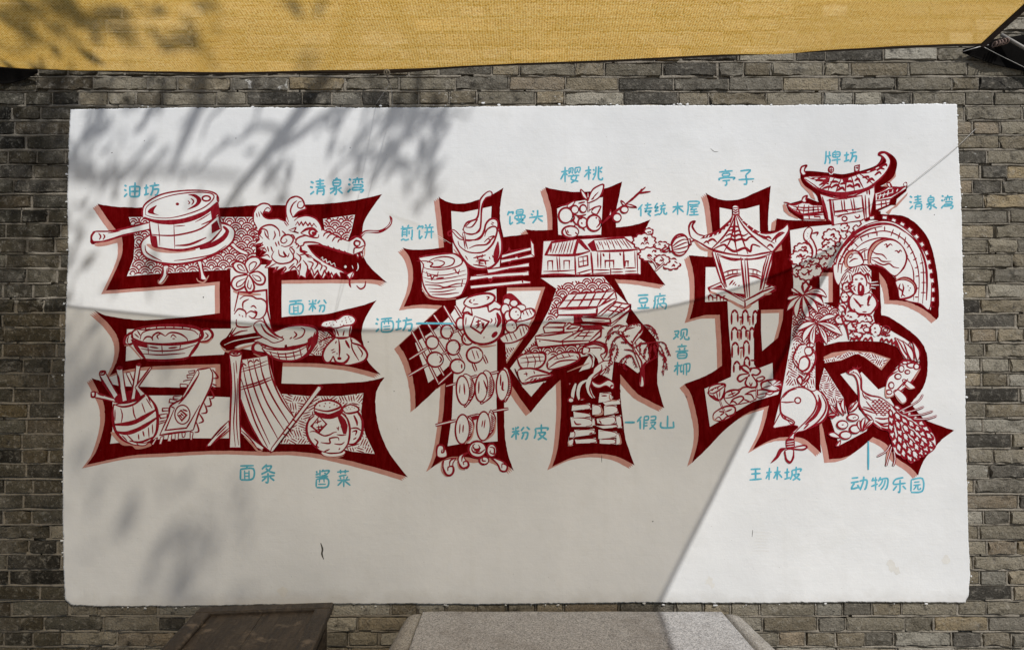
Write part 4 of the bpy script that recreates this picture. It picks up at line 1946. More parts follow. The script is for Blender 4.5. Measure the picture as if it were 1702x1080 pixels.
F W 185 750 200 710 240 692 215 740 260 800 320 820 420 800 500 750 570 660 580 610 600 550 635 565 640 640 700 710 800 780 870 800 960 790 1040 750 1075 712 1085 770 1040 850 940 960 700 1000 560 990 390 940 270 870 205 830
p 26 240 870 300 930 385 960
f P 1020 900 1025 950 960 965
l 11 205 830 190 760 205 705 242 692 220 735 262 800 320 818
l 11 195 790 215 840 300 890 390 940 560 985 720 1002 850 975 940 960
l 11 1075 715 1085 770 1040 850 940 962
l 8 320 820 420 800 500 750 570 660 585 620
l 8 635 640 700 710 800 780 870 800 960 790 1040 750 1075 715
f r 320 822 450 770 540 690 590 640 560 720 470 800 380 835 290 850
w 6 330 835 345 820
w 9 360 835 372 815
w 9 400 825 415 808
w 9 440 810 455 790
w 9 480 785 500 765
w 9 515 755 535 738
w 9 545 720 560 705
l 11 600 640 560 740 490 840 390 940
l 9 600 640 590 740 560 860 500 970
l 9 605 640 600 760 605 880 625 990
l 9 610 640 640 760 680 880 720 985
l 10 620 640 690 750 790 850 930 960
l 9 630 640 720 740 830 820 960 890
f r 640 640 720 730 830 810 900 830 860 850 760 790 670 700
w 8 670 690 690 675
w 8 710 735 730 715
w 8 760 775 780 752
w 8 810 805 832 785
A 10 560 745 600 735 640 745
A 10 540 780 575 770 597 785 630 775 660 785
A 11 520 825 560 805 596 825 635 810 680 820 720 800
A 12 470 890 545 850 595 860 600 865 660 850 700 860 740 830 790 845
A 13 410 940 500 900 540 930 600 960 690 930 740 960 760 900 830 920
A 11 350 880 400 850 440 880
A 9 320 890 350 870 370 895
A 11 860 850 900 830 930 850
A 12 930 870 1000 800 1040 790
A 10 890 920 920 900 950 930
l 9 970 880 975 840 1050 790
E W 605 565 22 14
f W 580 570 635 570 638 635 580 635
l 8 580 570 580 635
l 8 636 570 640 640
s 8 582 580 608 595 634 580
s 8 582 600 608 615 634 600
s 8 582 622 608 635 636 622
f W 400 960 560 990 720 1005 850 985 945 965 930 1080 860 1330 700 1410 560 1330 500 1300 430 1100
@1110 420
s 12 395 0 440 130 510 315
s 10 425 0 470 150 520 310
w 9 412 10 450 130 500 290
s 9 445 10 485 150 530 310
l 10 440 10 560 50 700 60 800 50 940 5
l 8 460 30 580 68 650 65
l 8 720 60 800 55 890 35
s 12 655 40 668 150 698 410
s 10 710 45 720 150 735 405
w 12 682 50 695 200 715 400
s 8 690 60 702 250 715 400
s 11 940 0 900 150 855 330
s 9 915 5 880 130 835 330
s 9 890 30 860 130 825 340
l 9 480 190 560 160 655 150
l 9 490 225 570 195 660 185
l 11 500 250 580 215 660 200
l 8 725 145 790 155 840 180
l 8 725 185 790 195 840 215
l 12 725 205 790 215 840 240
s 6 540 165 540 205
s 6 582 158 582 198
s 6 622 152 622 190
s 6 765 150 765 190
s 6 800 158 800 200
l 9 550 290 575 260 590 245
l 7 580 290 605 262
l 7 600 295 615 280
l 7 630 300 645 290
f W 362 315 480 265 500 300 520 330 690 420 690 500 540 430 380 350
s 10 500 280 470 268 362 316 380 348 530 420 690 488
s 9 362 320 500 330 690 440
f r 400 318 480 285 495 318
f W 860 320 870 270 968 305 968 330 690 500 692 430 850 340
s 10 870 272 968 305 968 328 692 490
s 9 850 345 960 312
s 9 695 432 850 350 968 310
l 9 870 320 920 298 880 285
s 9 692 435 695 490
f r 590 360 690 370 690 412
l 9 590 360 640 380 690 400
p 22 540 420 610 460 680 505
p 22 690 505 750 470
p 20 370 352 440 370
p 18 860 375 930 365
s 9 370 432 365 390 380 378 402 395 405 432
s 9 440 432 440 385 455 378 470 395 472 432
s 9 500 432 502 390 518 385
s 6 405 405 438 405
s 6 472 405 500 405
* pavilion_pillar
M 600 510 55 140
M 695 510 48 140
M 785 515 40 140
M 600 665 52 130
M 680 655 45 130
M 755 665 38 130
M 605 800 55 150
M 705 785 48 160
M 620 970 55 110
M 710 930 45 110
f R 805 510 830 510 830 900 790 900 770 720 800 600
s 10 640 580 668 580
s 10 720 575 745 575
s 10 630 695 655 695
s 10 705 700 730 700
s 10 645 855 680 850
s 10 740 965 790 965
p 14 655 600 655 650
p 14 735 590 735 650
p 14 640 710 640 790
p 14 715 715 720 780
p 12 660 870 655 950
* lotus_pond
@1130 600
F W 340 440 420 400 490 410 490 470 400 530 310 530 300 480
F W 400 290 520 255 600 235 690 250 680 340 560 380 450 390 400 340
F W 740 200 780 175 850 165 915 200 900 250 830 270 740 250
l 10 255 275 270 230 330 205 400 205 405 230 380 240 300 275 260 300
F W 255 275 330 235 400 215 390 290 360 345 310 320 265 300
l 11 255 275 270 310 330 348 365 345 395 300 405 215
l 9 255 275 300 290 380 240 402 215
D 8 290 260 320 240 350 228 378 215 300 250 340 245
l 7 300 300 320 330
l 7 330 280 340 335
l 7 360 265 355 325
k 12 358 350 375 400 405 460
l 10 310 530 300 480 340 440 420 405 490 412 490 470 420 500 380 530 350 500 310 530
l 9 400 460 360 490
l 9 405 465 440 500
l 9 410 455 470 430
l 9 400 455 350 450
p 12 300 490 305 525 340 530
l 10 400 330 410 285 460 260 520 260 530 280 470 320 400 335
l 8 460 265 480 310
l 8 430 310 500 280
l 10 530 280 560 240 610 232 650 245
l 10 580 300 640 270 690 270 680 350
l 9 580 300 640 300 670 350
l 10 450 380 480 340 550 315 570 340 520 385
l 9 570 340 640 370
l 9 450 380 480 360 520 390
k 10 690 180 685 340
l 12 735 240 730 200 780 175 850 165
l 11 850 165 915 200 900 250 840 270 740 245
f r 830 215 870 175 905 190 905 230 880 260
w 8 840 215 900 180
w 8 840 218 905 205
w 8 845 225 890 250
l 7 740 240 830 215
l 7 790 180 830 210
l 10 690 265 750 255 850 280
F W 690 310 760 290 770 310 720 330
F W 770 285 840 275 810 300
F W 620 110 570 70 560 45 600 40 630 70 640 60 700 70 720 100 690 125 650 120 690 200 680 230 620 230 590 200 600 150 540 180 520 160 540 125
F W 690 155 740 138 760 155 710 180
l 9 690 155 740 138 760 155 712 182 680 170
l 11 620 112 570 80 552 50 590 40 625 70 630 100
l 11 630 100 650 65 700 65 722 95 690 125 640 120
l 11 640 120 690 190 680 232 620 232 588 200 605 150 625 115
l 11 600 140 545 182 518 160 540 125 610 112
l 7 625 190 635 225
l 7 650 190 640 225
l 9 625 120 620 140
* gateway
@1300 240
f P 145 310 180 300 270 420 300 500 260 480 240 440 170 370
f P 5 545 25 530 60 610 150 650 140 670 60 640 15 600
f P 880 400 920 360 950 370 930 410 880 430
f P 1020 240 1020 290 960 350 930 360
f P 1130 430 1120 460 1030 560 990 580 960 630 930 610 1000 560
F R 165 300 200 240 420 255 540 268 640 250 700 240 840 190 890 120 860 100 870 75 920 65 980 90 1025 140 1030 200 1000 290 930 350 880 375 838 400 838 660 385 670 330 520 310 460 270 420 200 370
f R 838 370 1120 400 1115 420 1030 490 1020 545 980 545 860 600 885 600 885 640 838 640
f R 35 540 180 500 230 480 380 540 370 650 180 680 110 640 60 600
F W 195 305 240 290 420 290 540 310 650 280 700 260 850 220 930 160 905 110 870 95 920 80 960 120 970 170 930 250 850 330 760 390 640 420 480 440 340 410 250 360
F W 165 240 175 205 215 188 222 195 200 225 212 265 185 275
l 10 170 275 165 230 180 200 220 190 205 215 200 240 215 265
l 10 862 100 872 75 920 70 980 95
l 9 862 100 890 100 905 130 880 170 840 195
w 8 300 300 380 310
l 9 205 310 280 360 340 400 480 435 640 425 760 395 850 340 930 260
f r 230 300 400 290 430 300 420 345 300 330
w 10 240 295 270 300
w 10 290 308 320 305
w 9 340 312 390 308
w 9 260 320 300 325
l 9 430 290 390 350 340 395
l 8 470 300 430 370 410 420
l 8 530 310 500 380 480 435
l 8 580 300 570 380 570 435
l 8 620 285 640 360 650 420
l 8 660 275 700 340 730 395
l 8 690 262 760 310 820 360
f r 540 310 600 295 590 340 550 350
A 10 300 330 350 320 400 335
A 11 330 370 380 345 420 360
A 12 360 400 420 380 450 395
A 12 430 340 480 335 510 345
A 13 440 390 490 365 520 390
A 13 490 420 540 390 560 420
A 12 520 360 550 350 570 360
A 13 580 340 610 330 625 345
A 14 580 385 610 370 640 390
A 13 640 380 680 360 700 390
A 12 650 330 680 310 700 330
A 12 720 300 770 290 780 310
A 13 760 350 800 310 830 330
A 11 830 280 870 250 890 270
A 11 850 240 880 215 920 225
A 11 890 200 930 180 940 200
l 8 700 265 780 250 860 215
f r 700 262 860 200 920 170 900 210 800 250
w 9 760 250 790 240
w 9 840 220 870 205
E W 440 238 24 36
O 9 440 228 22 26
s 7 440 205 440 272
s 7 420 232 460 232
f W 652 195 690 190 688 240 655 245
s 9 650 195 692 186 688 240 655 248 650 195
s 8 660 210 675 208 672 225
f W 340 445 480 470 640 450 830 370 830 440 790 650 720 680 470 720 400 660
l 10 340 420 480 450 640 440 760 405 838 365
s 9 350 450 470 480 640 465 835 380
s 12 360 470 400 620 415 690
s 9 420 490 455 640 465 730
f r 418 490 440 490 470 730 445 730
s 9 455 500 470 640
l 9 400 505 560 485 720 460
s 9 525 480 590 465 580 485 530 490
s 8 530 500 545 610
s 8 555 495 565 610
s 8 615 490 640 620
s 8 640 485 655 610
s 11 715 455 730 580 740 670
s 9 745 455 755 670
s 11 778 480 785 655
s 9 780 395 785 455
s 9 762 400 762 450
l 8 465 600 580 590 720 575
l 12 470 610 560 595 590 610
l 8 470 645 580 625 725 600
l 10 640 590 720 570
l 7 490 655 540 640
e 9 560 668 22 20
l 9 650 640 670 660 695 650 690 630
f W 835 440 900 415 960 380 1060 385 1110 375 1118 395 1000 470 975 490 960 540 890 570 840 590
F W 940 350 965 345 985 380 960 385
l 9 940 352 965 348 985 385 1050 395 1100 380 1095 355 1115 345 1122 390
E W 1105 360 12 14
l 9 840 440 900 415 960 380
f r 850 450 960 400 1100 385 1050 430 980 470 850 500
w 9 870 490 885 445
w 9 905 480 920 435
w 9 945 460 955 415
w 8 985 440 995 405
w 8 1025 425 1040 400
w 6 840 470 1000 430
l 9 840 510 970 490 1000 470
s 8 890 510 892 570
s 8 930 505 935 555
l 9 840 545 960 525
f W 45 545 180 525 240 530 270 545 360 550 365 600 185 625 100 590
f W 190 635 370 615 385 675 190 670
F W 180 510 190 475 225 465 220 490 210 520
l 9 175 515 190 475 225 462 212 490 222 515
l 10 15 520 45 525 100 545 180 525
l 9 45 550 100 595 185 628 360 605
s 8 100 560 200 570 360 560
s 8 90 580 200 595 365 585
s 8 150 545 130 600
s 8 200 540 190 620
s 8 240 545 235 620
s 8 280 550 280 615
s 8 320 552 325 610
s 8 350 555 355 605
s 8 120 555 170 620
s 9 185 640 375 630
s 8 240 635 245 670
s 8 290 635 290 650 340 650 340 670
* arched_bridge
F W 460 1080 500 980 600 830 720 740 870 690 1000 700 1120 770 1220 880 1290 1000 1330 1120 1340 1300 1320 1480 1240 1430 1080 1380 1020 1200 900 1110 700 1080 560 1160 510 1260 470 1200
l 16 480 1080 510 980 600 850 720 760 870 715 1000 725 1110 790
l 11 520 1060 560 960 660 840 780 765 900 735
l 13 1100 780 1190 860 1250 960 1290 1090 1300 1250 1295 1400
B 27 480 1000 500 930 560 850 640 780 720 710 800 670 860 665
B 27 860 665 940 670 1020 700 1100 740 1180 810 1240 890 1280 960 1310 1060 1330 1180 1345 1300 1340 1460
l 7 620 910 700 830 820 790 940 780 1060 830 1140 910 1190 1010 1220 1120 1230 1240 1220 1420
l 7 640 960 720 890 820 850 930 840 1040 880 1110 960
l 8 700 840 780 800 860 795
l 7 570 1040 600 980 640 930
l 7 1150 1060 1180 1160 1180 1400
l 7 1240 980 1265 1100 1270 1260 1260 1430
l 7 540 1010 590 930 660 860
l 7 500 1150 510 1060 545 990
l 7 530 1160 540 1080 570 1010
l 7 560 920 620 850 700 800
s 7 520 1000 560 1020
s 7 560 930 600 955
s 7 610 860 650 890
s 7 505 1070 540 1075
s 7 660 810 690 840
l 7 560 1140 600 1110 640 1100
s 7 770 800 775 835
s 7 850 790 852 825
s 7 700 830 720 870
s 7 650 890 680 920
s 7 920 735 920 775
s 7 830 745 845 780
s 7 1000 760 975 825
s 7 1060 790 1040 850
s 7 1110 830 1095 900
s 7 1150 900 1120 930
s 7 1180 960 1150 985
s 7 1210 1020 1175 1040
s 7 1225 1100 1190 1110
s 7 1230 1180 1195 1185
s 7 1230 1290 1190 1295
s 7 1225 1370 1190 1370
s 7 1270 1060 1235 1070
s 7 1290 1150 1240 1150
s 7 1290 1240 1250 1240
s 7 1290 1330 1245 1330
s 7 1110 980 1130 1010
l 7 1120 1010 1150 1060
F P 560 1090 565 1010 600 965 650 955 620 985 590 1040 600 1110
F W 590 1090 585 1030 620 985 680 980 715 1020 725 1070 640 1100
l 10 560 1080 560 1020 600 962 660 955 710 990 735 1060
l 8 600 1060 640 1030 680 1025
l 7 620 1000 640 990
l 8 600 1020 630 1010
F P 770 1070 775 960 830 880 920 850 1000 855 940 865 860 900 810 970 790 1070
F W 800 1070 805 980 860 900 940 860 1020 870 1090 930 1118 1010 1090 1100 1010 1180 900 1100
l 10 770 1070 776 960 830 880 920 848 1000 855 1060 890
l 10 1060 890 1100 950 1118 1020 1090 1110 1015 1190
l 8 800 950 840 980 900 990 940 1030
l 8 800 1020 860 1020 900 1050 980 1050
l 9 800 1030 900 1080 960 1070 1000 1100 1050 1110
l 8 830 1070 900 1110
l 8 915 905 935 895 945 915 970 895 990 910
l 7 930 920 950 925
l 8 1010 960 1030 955 1045 970 1060 950 1075 965
l 7 690 1000 730 960 780 940
l 7 680 960 760 930
l 7 720 1040 770 1035
s 7 740 960 745 1040
F P 1020 1215 1080 1190 1150 1205 1200 1260 1205 1320 1180 1290 1130 1225
F W 1020 1230 1100 1215 1170 1250 1190 1310 1160 1370 1060 1385 1040 1300
l 10 1015 1235 1080 1195 1150 1208 1200 1265 1195 1330 1140 1370 1050 1385
l 10 1060 1250 1050 1290 1080 1320 1070 1370
l 9 1080 1250 1090 1290 1080 1340 1105 1365
D 6 1130 1270 1150 1290 1140 1310
* leafy_tree
K 445 830 80 70 10
K 420 900 60 50 8
K 560 745 40 35 6
K 190 945 85 60 10
K 420 950 60 55 8
K 340 1000 75 55 9
K 170 1020 100 70 11
K 260 1080 100 75 11
K 400 1060 70 60 9
K 150 1140 60 50 8
K 220 1160 80 60 10
K 300 1130 60 60 8
A 10 430 820 460 805 470 830
A 10 390 840 410 860 430 850
A 9 180 930 210 920 220 940
A 9 150 990 180 1010 210 990
A 9 240 1040 265 1060 290 1040
A 9 320 1010 345 1030 370 1010
A 9 150 1080 180 1100 200 1080
A 9 220 1120 250 1140 270 1120
A 9 300 1080 330 1100 350 1080
A 9 370 1090 390 1110 410 1090
A 9 170 1150 200 1170 225 1150
A 9 380 1010 400 1030 420 1010
F W 215 760 245 745 270 770 260 830 280 870 310 940 300 1010 265 1020 270 960 240 900 200 850 195 800
l 9 220 755 250 745 270 775 255 830 280 870 305 940 300 1010
l 9 195 800 200 850 250 900 275 960 268 1020
l 9 270 800 320 790 310 820
D 4 225 825 240 845 225 860 245 870 230 800
* palm_fronds
@1300 420
f W 190 300 180 270 215 262 235 300 195 360
l 10 190 350 178 300 210 265 240 300 200 360
U 185 380 90 320 80 340
U 185 380 50 420 60 400
U 185 380 45 520 90 440
U 185 380 130 580 110 480
U 190 380 250 300 290 300
U 190 380 400 400 320 300
U 195 380 370 470 320 390
U 190 380 325 540 260 420
U 185 380 240 600 200 500
U 310 630 480 570 400 560
U 310 630 540 740 440 640
U 310 630 130 700 220 620
U 310 630 190 800 200 700
U 310 630 280 850 250 740
U 315 640 400 820 380 720
U 310 630 200 590 250 590
* groundnuts_and_fruit
F W 110 900 150 830 200 820 260 850 300 900 290 980 250 1060 200 1080 150 1040 100 970
F W 250 850 290 830 240 800 220 830
l 11 110 960 105 920 150 835 200 825
l 11 200 880 215 850 260 850 275 890 250 920 215 915 200 880
l 12 150 1000 165 950 210 930 245 970 235 1030 190 1060 150 1040 150 1000
l 11 262 870 300 920 290 1000 255 1065 200 1090
l 9 110 960 140 1000 150 1050
D 4 140 870 160 860 175 850 125 900 120 930 135 950 150 900 165 890 275 930 285 960 270 990 265 1020 255 1045 280 1000 240 1070 260 960 130 970 145 930
l 9 220 830 250 800 245 840
@1130 600
F W 1055 160 1080 130 1110 180 1150 120 1160 150 1120 220 1085 210
l 10 1058 155 1085 140 1100 180 1080 215
l 10 1100 190 1150 120 1160 150 1085 218
D 4 1130 100 1160 90 1150 70 1180 60 1190 30 1140 110 1165 110
* lute
F W 910 340 950 280 1030 240 1110 235 1190 270 1240 260 1320 350 1330 450 1280 540 1120 620 1050 640 990 700 1010 640 1060 590 1010 570 940 530 905 460 900 390
f W 835 590 905 460 1000 570 960 580 850 600
l 12 1245 260 1310 330 1335 430 1290 530 1190 590 1120 620
l 12 1240 300 1265 390 1220 490 1130 570
f r 1245 310 1265 390 1245 460 1235 440
l 10 1220 330 1240 400 1210 480 1120 570
l 10 1270 300 1310 380 1300 460 1230 550 1140 610
l 9 1160 560 1110 610
l 9 905 345 960 275 1040 238 1120 240 1190 285 1225 360 1210 440 1150 520 1060 610 990 690
l 8 925 330 980 270 1050 248
l 9 905 360 905 450 930 510 1000 540 1015 560 980 580
l 8 900 420 925 480 1020 535 1020 570 970 580
l 8 905 365 960 370 1035 362
e 9 1058 352 26 26
F W 980 690 1030 640 1020 700 985 720
l 10 975 690 1020 640
l 10 1025 700 1030 650
F r 955 700 1025 700 1025 790 960 785
w 6 960 725 1025 715
w 6 958 745 1025 738
w 6 960 768 1025 760
F W 940 810 980 790 1020 800 1018 860 990 900 955 870
l 12 1020 790 1018 860 990 908 955 880 945 810
l 9 955 780 900 790 870 850 820 910
F r 960 780 900 800 870 860 815 915 880 870 920 810
F W 1030 770 1110 755 1140 770 1110 790 1030 785
l 10 1025 775 1110 755 1140 770 1105 792 1025 790
* sea_lion
@1300 420
F W 615 400 600 460 620 510 690 545 790 545 845 490 850 430 820 380 770 360 650 370
l 13 610 390 598 460 622 512 690 545
l 13 800 370 845 420 850 480 800 540
F W 630 250 640 205 690 185 740 210 760 260 800 290 790 340 750 370 680 380 620 350 600 310 605 270
K 580 310 40 45 6
l 11 630 250 640 205 690 185 740 210 760 260 755 300
l 12 600 330 598 290 640 262
l 11 660 380 620 340 610 310 650 290
l 12 740 200 770 190 775 220
F r 680 290 700 270 720 285 735 300 740 350 720 390 680 370
F W 695 295 715 295 712 340 695 345
E r 665 240 14 9
E r 715 235 13 9
E r 698 275 16 9
s 7 630 310 570 300
s 7 630 325 560 330
s 7 640 340 580 355
w 7 770 270 860 260
w 7 775 290 870 290
w 7 780 310 840 320
s 6 770 280 850 278
s 6 780 300 850 305
l 11 640 405 680 450 700 470 730 470
l 10 690 470 710 490
l 9 655 430 690 465
l 11 810 375 780 420 770 470 790 465
l 9 785 380 765 430
l 12 690 545 760 555 810 540
l 8 615 270 640 240
l 8 770 265 790 285 785 330
l 8 660 300 645 320 660 345
l 7 720 530 760 530
l 7 640 500 660 520
w 4 662 238 668 240
w 4 712 233 718 235
* flower_bed
K 560 400 35 45 6
K 540 490 40 40 6
K 620 570 70 45 8
K 740 600 70 45 8
K 640 660 60 40 8
K 740 670 80 55 9
K 840 690 50 60 7
K 520 600 45 40 6
K 660 740 60 30 7
l 12 540 520 540 600 580 680 600 780
l 12 520 470 560 500 570 560
E r 640 660 14 14
E r 720 655 14 14
E r 790 690 14 12
e 8 760 690 30 22
l 8 620 650 660 640
G 610 790 630 760 650 790 670 740 690 790 710 760
G 730 790 750 760 770 790 800 750 815 800
G 880 800 895 760 910 800 940 770 960 810 985 770 990 830 1015 790 1025 850
e 9 930 690 40 34
e 7 930 692 20 16
G 890 720 900 740 920 730 935 750 955 735 970 745
U 1010 760 1120 960 1090 840
U 1030 770 1160 960 1130 850
U 1150 800 1190 970 1130 880
U 1170 800 1215 970 1225 880
U 1080 790 1170 970 1160 880
R 14 1100 950 1180 975 1230 980
* spotted_turtle
F W 1045 1020 1080 970 1140 965 1230 1010 1235 1050 1160 1170 1050 1250 940 1300 930 1200 960 1110
l 10 1045 1020 1080 970 1140 968 1230 1000
l 11 1235 1010 1225 1060 1150 1170 1050 1250
p 12 1240 1040 1180 1140
O 9 1100 985 24 16
O 9 1070 1040 24 30
O 9 1160 1010 40 22
O 9 1125 1070 22 16
O 9 1205 1020 24 26
O 9 980 1190 24 28
O 9 1040 1110 28 24
O 9 960 1250 26 20
l 9 930 1180 960 1110 1040 1060
F W 1080 1150 1110 1140 1190 1200 1180 1220 1140 1215
p 8 1090 1180 1140 1220 1190 1212
F W 1000 1250 1045 1230 1110 1290 1115 1330 1080 1350 1050 1320
p 8 1010 1270 1050 1330 1085 1352 1115 1330
l 8 1110 1140 1060 1200 1000 1260
l 8 1130 1130 1080 1200
p 12 930 1200 935 1290 1000 1285
* peacock
@1310 620
F W 545 5 560 -30 600 -45 635 -10 660 60 665 150 720 200 830 220 930 290 1000 340 1100 390 1200 450 1290 530 1325 600 1310 680 1200 750 1110 800 1060 760 1000 740 950 700 930 600 900 520 830 500 760 450 680 360 640 290 630 200 620 80 590 20
l 10 540 5 590 15 620 70 635 180 640 280 690 370 760 440 830 490
l 9 560 -5 610 0 650 60 660 150 740 200 830 220 930 290
F r 590 -40 570 -60 610 -50 620 -75 630 -50 660 -60 635 -35 610 -30
l 9 545 5 530 -10 570 -30 600 -40
D 6 585 -12
l 8 665 170 680 210 710 235
X 36 745 240 820 225 920 290 930 340 870 390 800 370 750 300
l 9 650 310 720 340 780 360
l 8 690 360 740 390 760 420
l 10 780 400 850 410 920 400
l 10 780 425 840 455 920 440
l 10 800 440 860 475 930 465
l 11 830 485 880 505 930 500
N 1276 638 24 48 -46
N 1236 676 24 48 -40
N 1191 709 24 48 -34
N 1144 738 24 48 -28
N 1094 761 24 48 -22
N 1267 565 22 46 -52
N 1229 608 22 46 -45
N 1202 632 22 46 -40
N 1155 667 22 46 -33
N 1088 704 22 46 -24
N 1036 724 22 46 -17
N 1241 499 22 46 -56
N 1207 543 22 46 -49
N 1157 592 22 46 -39
N 1104 628 22 46 -30
N 1047 656 22 46 -22
N 996 673 22 46 -14
N 1196 449 22 46 -59
N 1161 497 22 46 -50
N 1114 543 22 46 -39
N 1060 579 22 46 -28
N 1006 602 22 46 -18
N 955 615 22 46 -10
N 1145 407 22 46 -61
N 1108 459 22 46 -48
N 1062 501 22 46 -36
N 1005 533 22 46 -23
N 935 552 22 46 -8
N 1090 371 22 46 -63
N 1049 427 22 46 -44
N 987 470 22 46 -25
N 925 488 22 46 -8
N 1032 343 22 46 -62
N 988 394 22 46 -37
N 926 422 22 46 -11
N 986 311 17 34 -66
N 923 366 17 34 -16
l 8 935 300 1000 370 1090 440
l 8 930 330 960 430 985 560
l 8 945 310 1060 370 1180 450
l 7 700 250 740 300 790 350
l 7 690 200 730 230 750 245
l 8 670 300 760 330 800 380
k 12 1000 340 1100 290 1180 240 1210 190
k 12 1030 360 1140 330 1220 300
k 12 1080 380 1200 370 1300 340
k 12 1130 410 1240 410 1335 382
p 16 910 640 890 740 880 820
k 12 920 640 880 700 800 745
k 14 930 660 900 760 880 830
k 14 950 700 960 770 945 830
* berries
O 10 488 462 48 36
O 10 582 397 50 30
O 10 600 502 46 36
O 10 515 555 50 34
F W 365 550 380 535 420 535 465 570 440 580 390 570
l 8 465 575 420 535 380 530 362 548 390 570
F W 430 650 470 600 460 650 430 655
l 8 465 600 430 640 425 650
l 6 480 465 500 460
D 6 600 395 585 400
U 500 380 445 250 450 320
U 520 360 500 230 470 300
U 540 350 630 250 600 320
U 540 350 600 260 560 290
U 660 520 640 420 620 470
U 665 520 690 400 660 440
U 670 520 770 420 730 440
U 460 380 380 280 400 330
f r 350 360 420 350 440 380 400 410 360 390
w 6 370 375 420 370
* caption|light blue handwritten caption reading 亭子
@1110 240
t 14 515 225 520 240
t 14 460 250 582 238
t 12 490 265 490 285
t 12 490 265 550 260 548 282 490 288
t 13 465 325 470 305 595 298 585 318
t 13 490 328 560 322
t 14 525 325 528 360 510 370
t 14 650 240 740 232 700 275
t 14 700 275 708 350 680 358
t 14 635 318 775 310
* caption|light blue handwritten caption reading 牌坊
@1300 240
t 13 395 60 392 140 382 178
t 13 425 62 425 105
t 13 395 110 440 100
t 13 415 115 430 140 425 175
t 12 482 55 470 70
t 12 455 75 455 115
t 12 455 75 515 70 512 110 455 115
t 10 457 95 512 90
t 10 485 72 478 125
t 12 445 145 525 135
t 12 495 118 495 180
t 14 555 100 602 92
t 14 580 68 575 150
t 14 555 155 605 140
t 14 630 45 638 60
t 14 610 80 668 70
t 14 632 80 628 120 608 160
t 14 632 110 665 105 662 140 652 160
* caption|light blue handwritten caption reading 清泉湾, beside the gateway
t 14 1145 465 1168 478
t 14 1142 515 1165 522
t 14 1145 580 1175 552
t 13 1185 475 1250 465
t 13 1190 500 1250 492
t 13 1180 525 1255 515
t 13 1218 455 1220 522
t 13 1200 540 1195 585
t 13 1200 540 1248 535 1250 578 1238 582
t 11 1200 560 1248 556
t 13 1340 458 1325 470
t 13 1310 485 1312 520
t 13 1310 482 1358 478 1355 515 1312 520
t 11 1312 500 1355 498
t 13 1335 525 1335 575 1318 580
t 13 1295 540 1328 535 1300 570
t 13 1370 535 1348 550
t 13 1345 545 1390 575
t 14 1432 460 1450 470
t 14 1428 500 1448 508
t 14 1428 575 1450 548
t 13 1485 455 1488 468
t 13 1458 478 1532 470
t 11 1478 480 1475 505
t 11 1502 478 1502 502
t 11 1465 488 1455 505
t 11 1520 485 1530 500
t 13 1462 518 1520 515 1518 535 1465 538 1462 555 1528 550 1525 572 1508 575
* caption|light blue handwritten caption reading 王林坡
@1130 600
t 15 635 970 725 965
t 15 640 1012 725 1005
t 15 625 1065 735 1055
t 15 680 970 680 1060
t 14 775 1000 825 992
t 14 805 955 800 1065
t 14 800 1000 772 1055
t 14 845 998 905 990
t 14 878 945 872 1065
t 14 870 1000 842 1052
t 14 882 1000 918 1045
t 14 938 1000 985 992
t 14 965 960 962 1050
t 14 938 1058 990 1042
t 14 1005 980 1008 1020 990 1062
t 14 1005 980 1085 965 1080 990
t 14 1045 945 1042 1010
t 14 1015 1020 1070 1012 1045 1045 1012 1068
t 14 1025 1025 1050 1045 1082 1065
* caption|light blue handwritten caption reading 动物乐园
@1310 620
t 15 570 942 630 935
t 15 562 982 635 970
t 15 595 985 570 1035 640 1020
t 15 622 1000 642 1035
t 15 640 968 705 958 700 1020 685 1045
t 15 680 925 672 980 645 1048
t 14 765 935 752 970
t 14 752 962 802 955
t 14 785 930 785 1050
t 14 745 1015 805 992
t 14 830 930 810 970
t 14 820 955 892 945 888 1020 868 1045
t 13 850 955 835 990 812 1015
t 13 872 955 860 1005 830 1045
t 14 1035 935 965 952 950 995 1055 985
t 14 1005 955 1002 1062 985 1060
t 14 975 1010 942 1052
t 14 1028 1008 1058 1040
t 14 1105 955 1102 1060
t 14 1105 955 1205 945 1205 1055 1102 1068
t 12 1130 978 1180 972
t 12 1125 1005 1190 998
t 12 1150 1005 1142 1025 1125 1045
t 12 1165 1000 1165 1038 1185 1040 1188 1025
* leader_line
t 15 720 610 720 865
"""

# ------------------------------------------------------------------ mural: brush-drawn paint shapes
def cr(pts, closed=False, sub=5):
    n = len(pts)
    if n < 3 and not closed:
        a, b = pts; return [(a[0] + (b[0] - a[0]) * t / 4, a[1] + (b[1] - a[1]) * t / 4) for t in range(5)]
    out = []
    for i in range(n if closed else n - 1):
        p0 = pts[(i - 1) % n] if closed or i > 0 else pts[i]
        p1 = pts[i]; p2 = pts[(i + 1) % n]
        p3 = pts[(i + 2) % n] if closed or i + 2 < n else p2
        for s in range(sub):
            t = s / sub; t2 = t * t; t3 = t2 * t
            out.append(tuple(.5 * (2 * p1[k] + (p2[k] - p0[k]) * t + (2 * p0[k] - 5 * p1[k] + 4 * p2[k] - p3[k]) * t2 + (3 * p1[k] - p0[k] - 3 * p2[k] + p3[k]) * t3) for k in (0, 1)))
    if not closed: out.append(pts[-1])
    return out
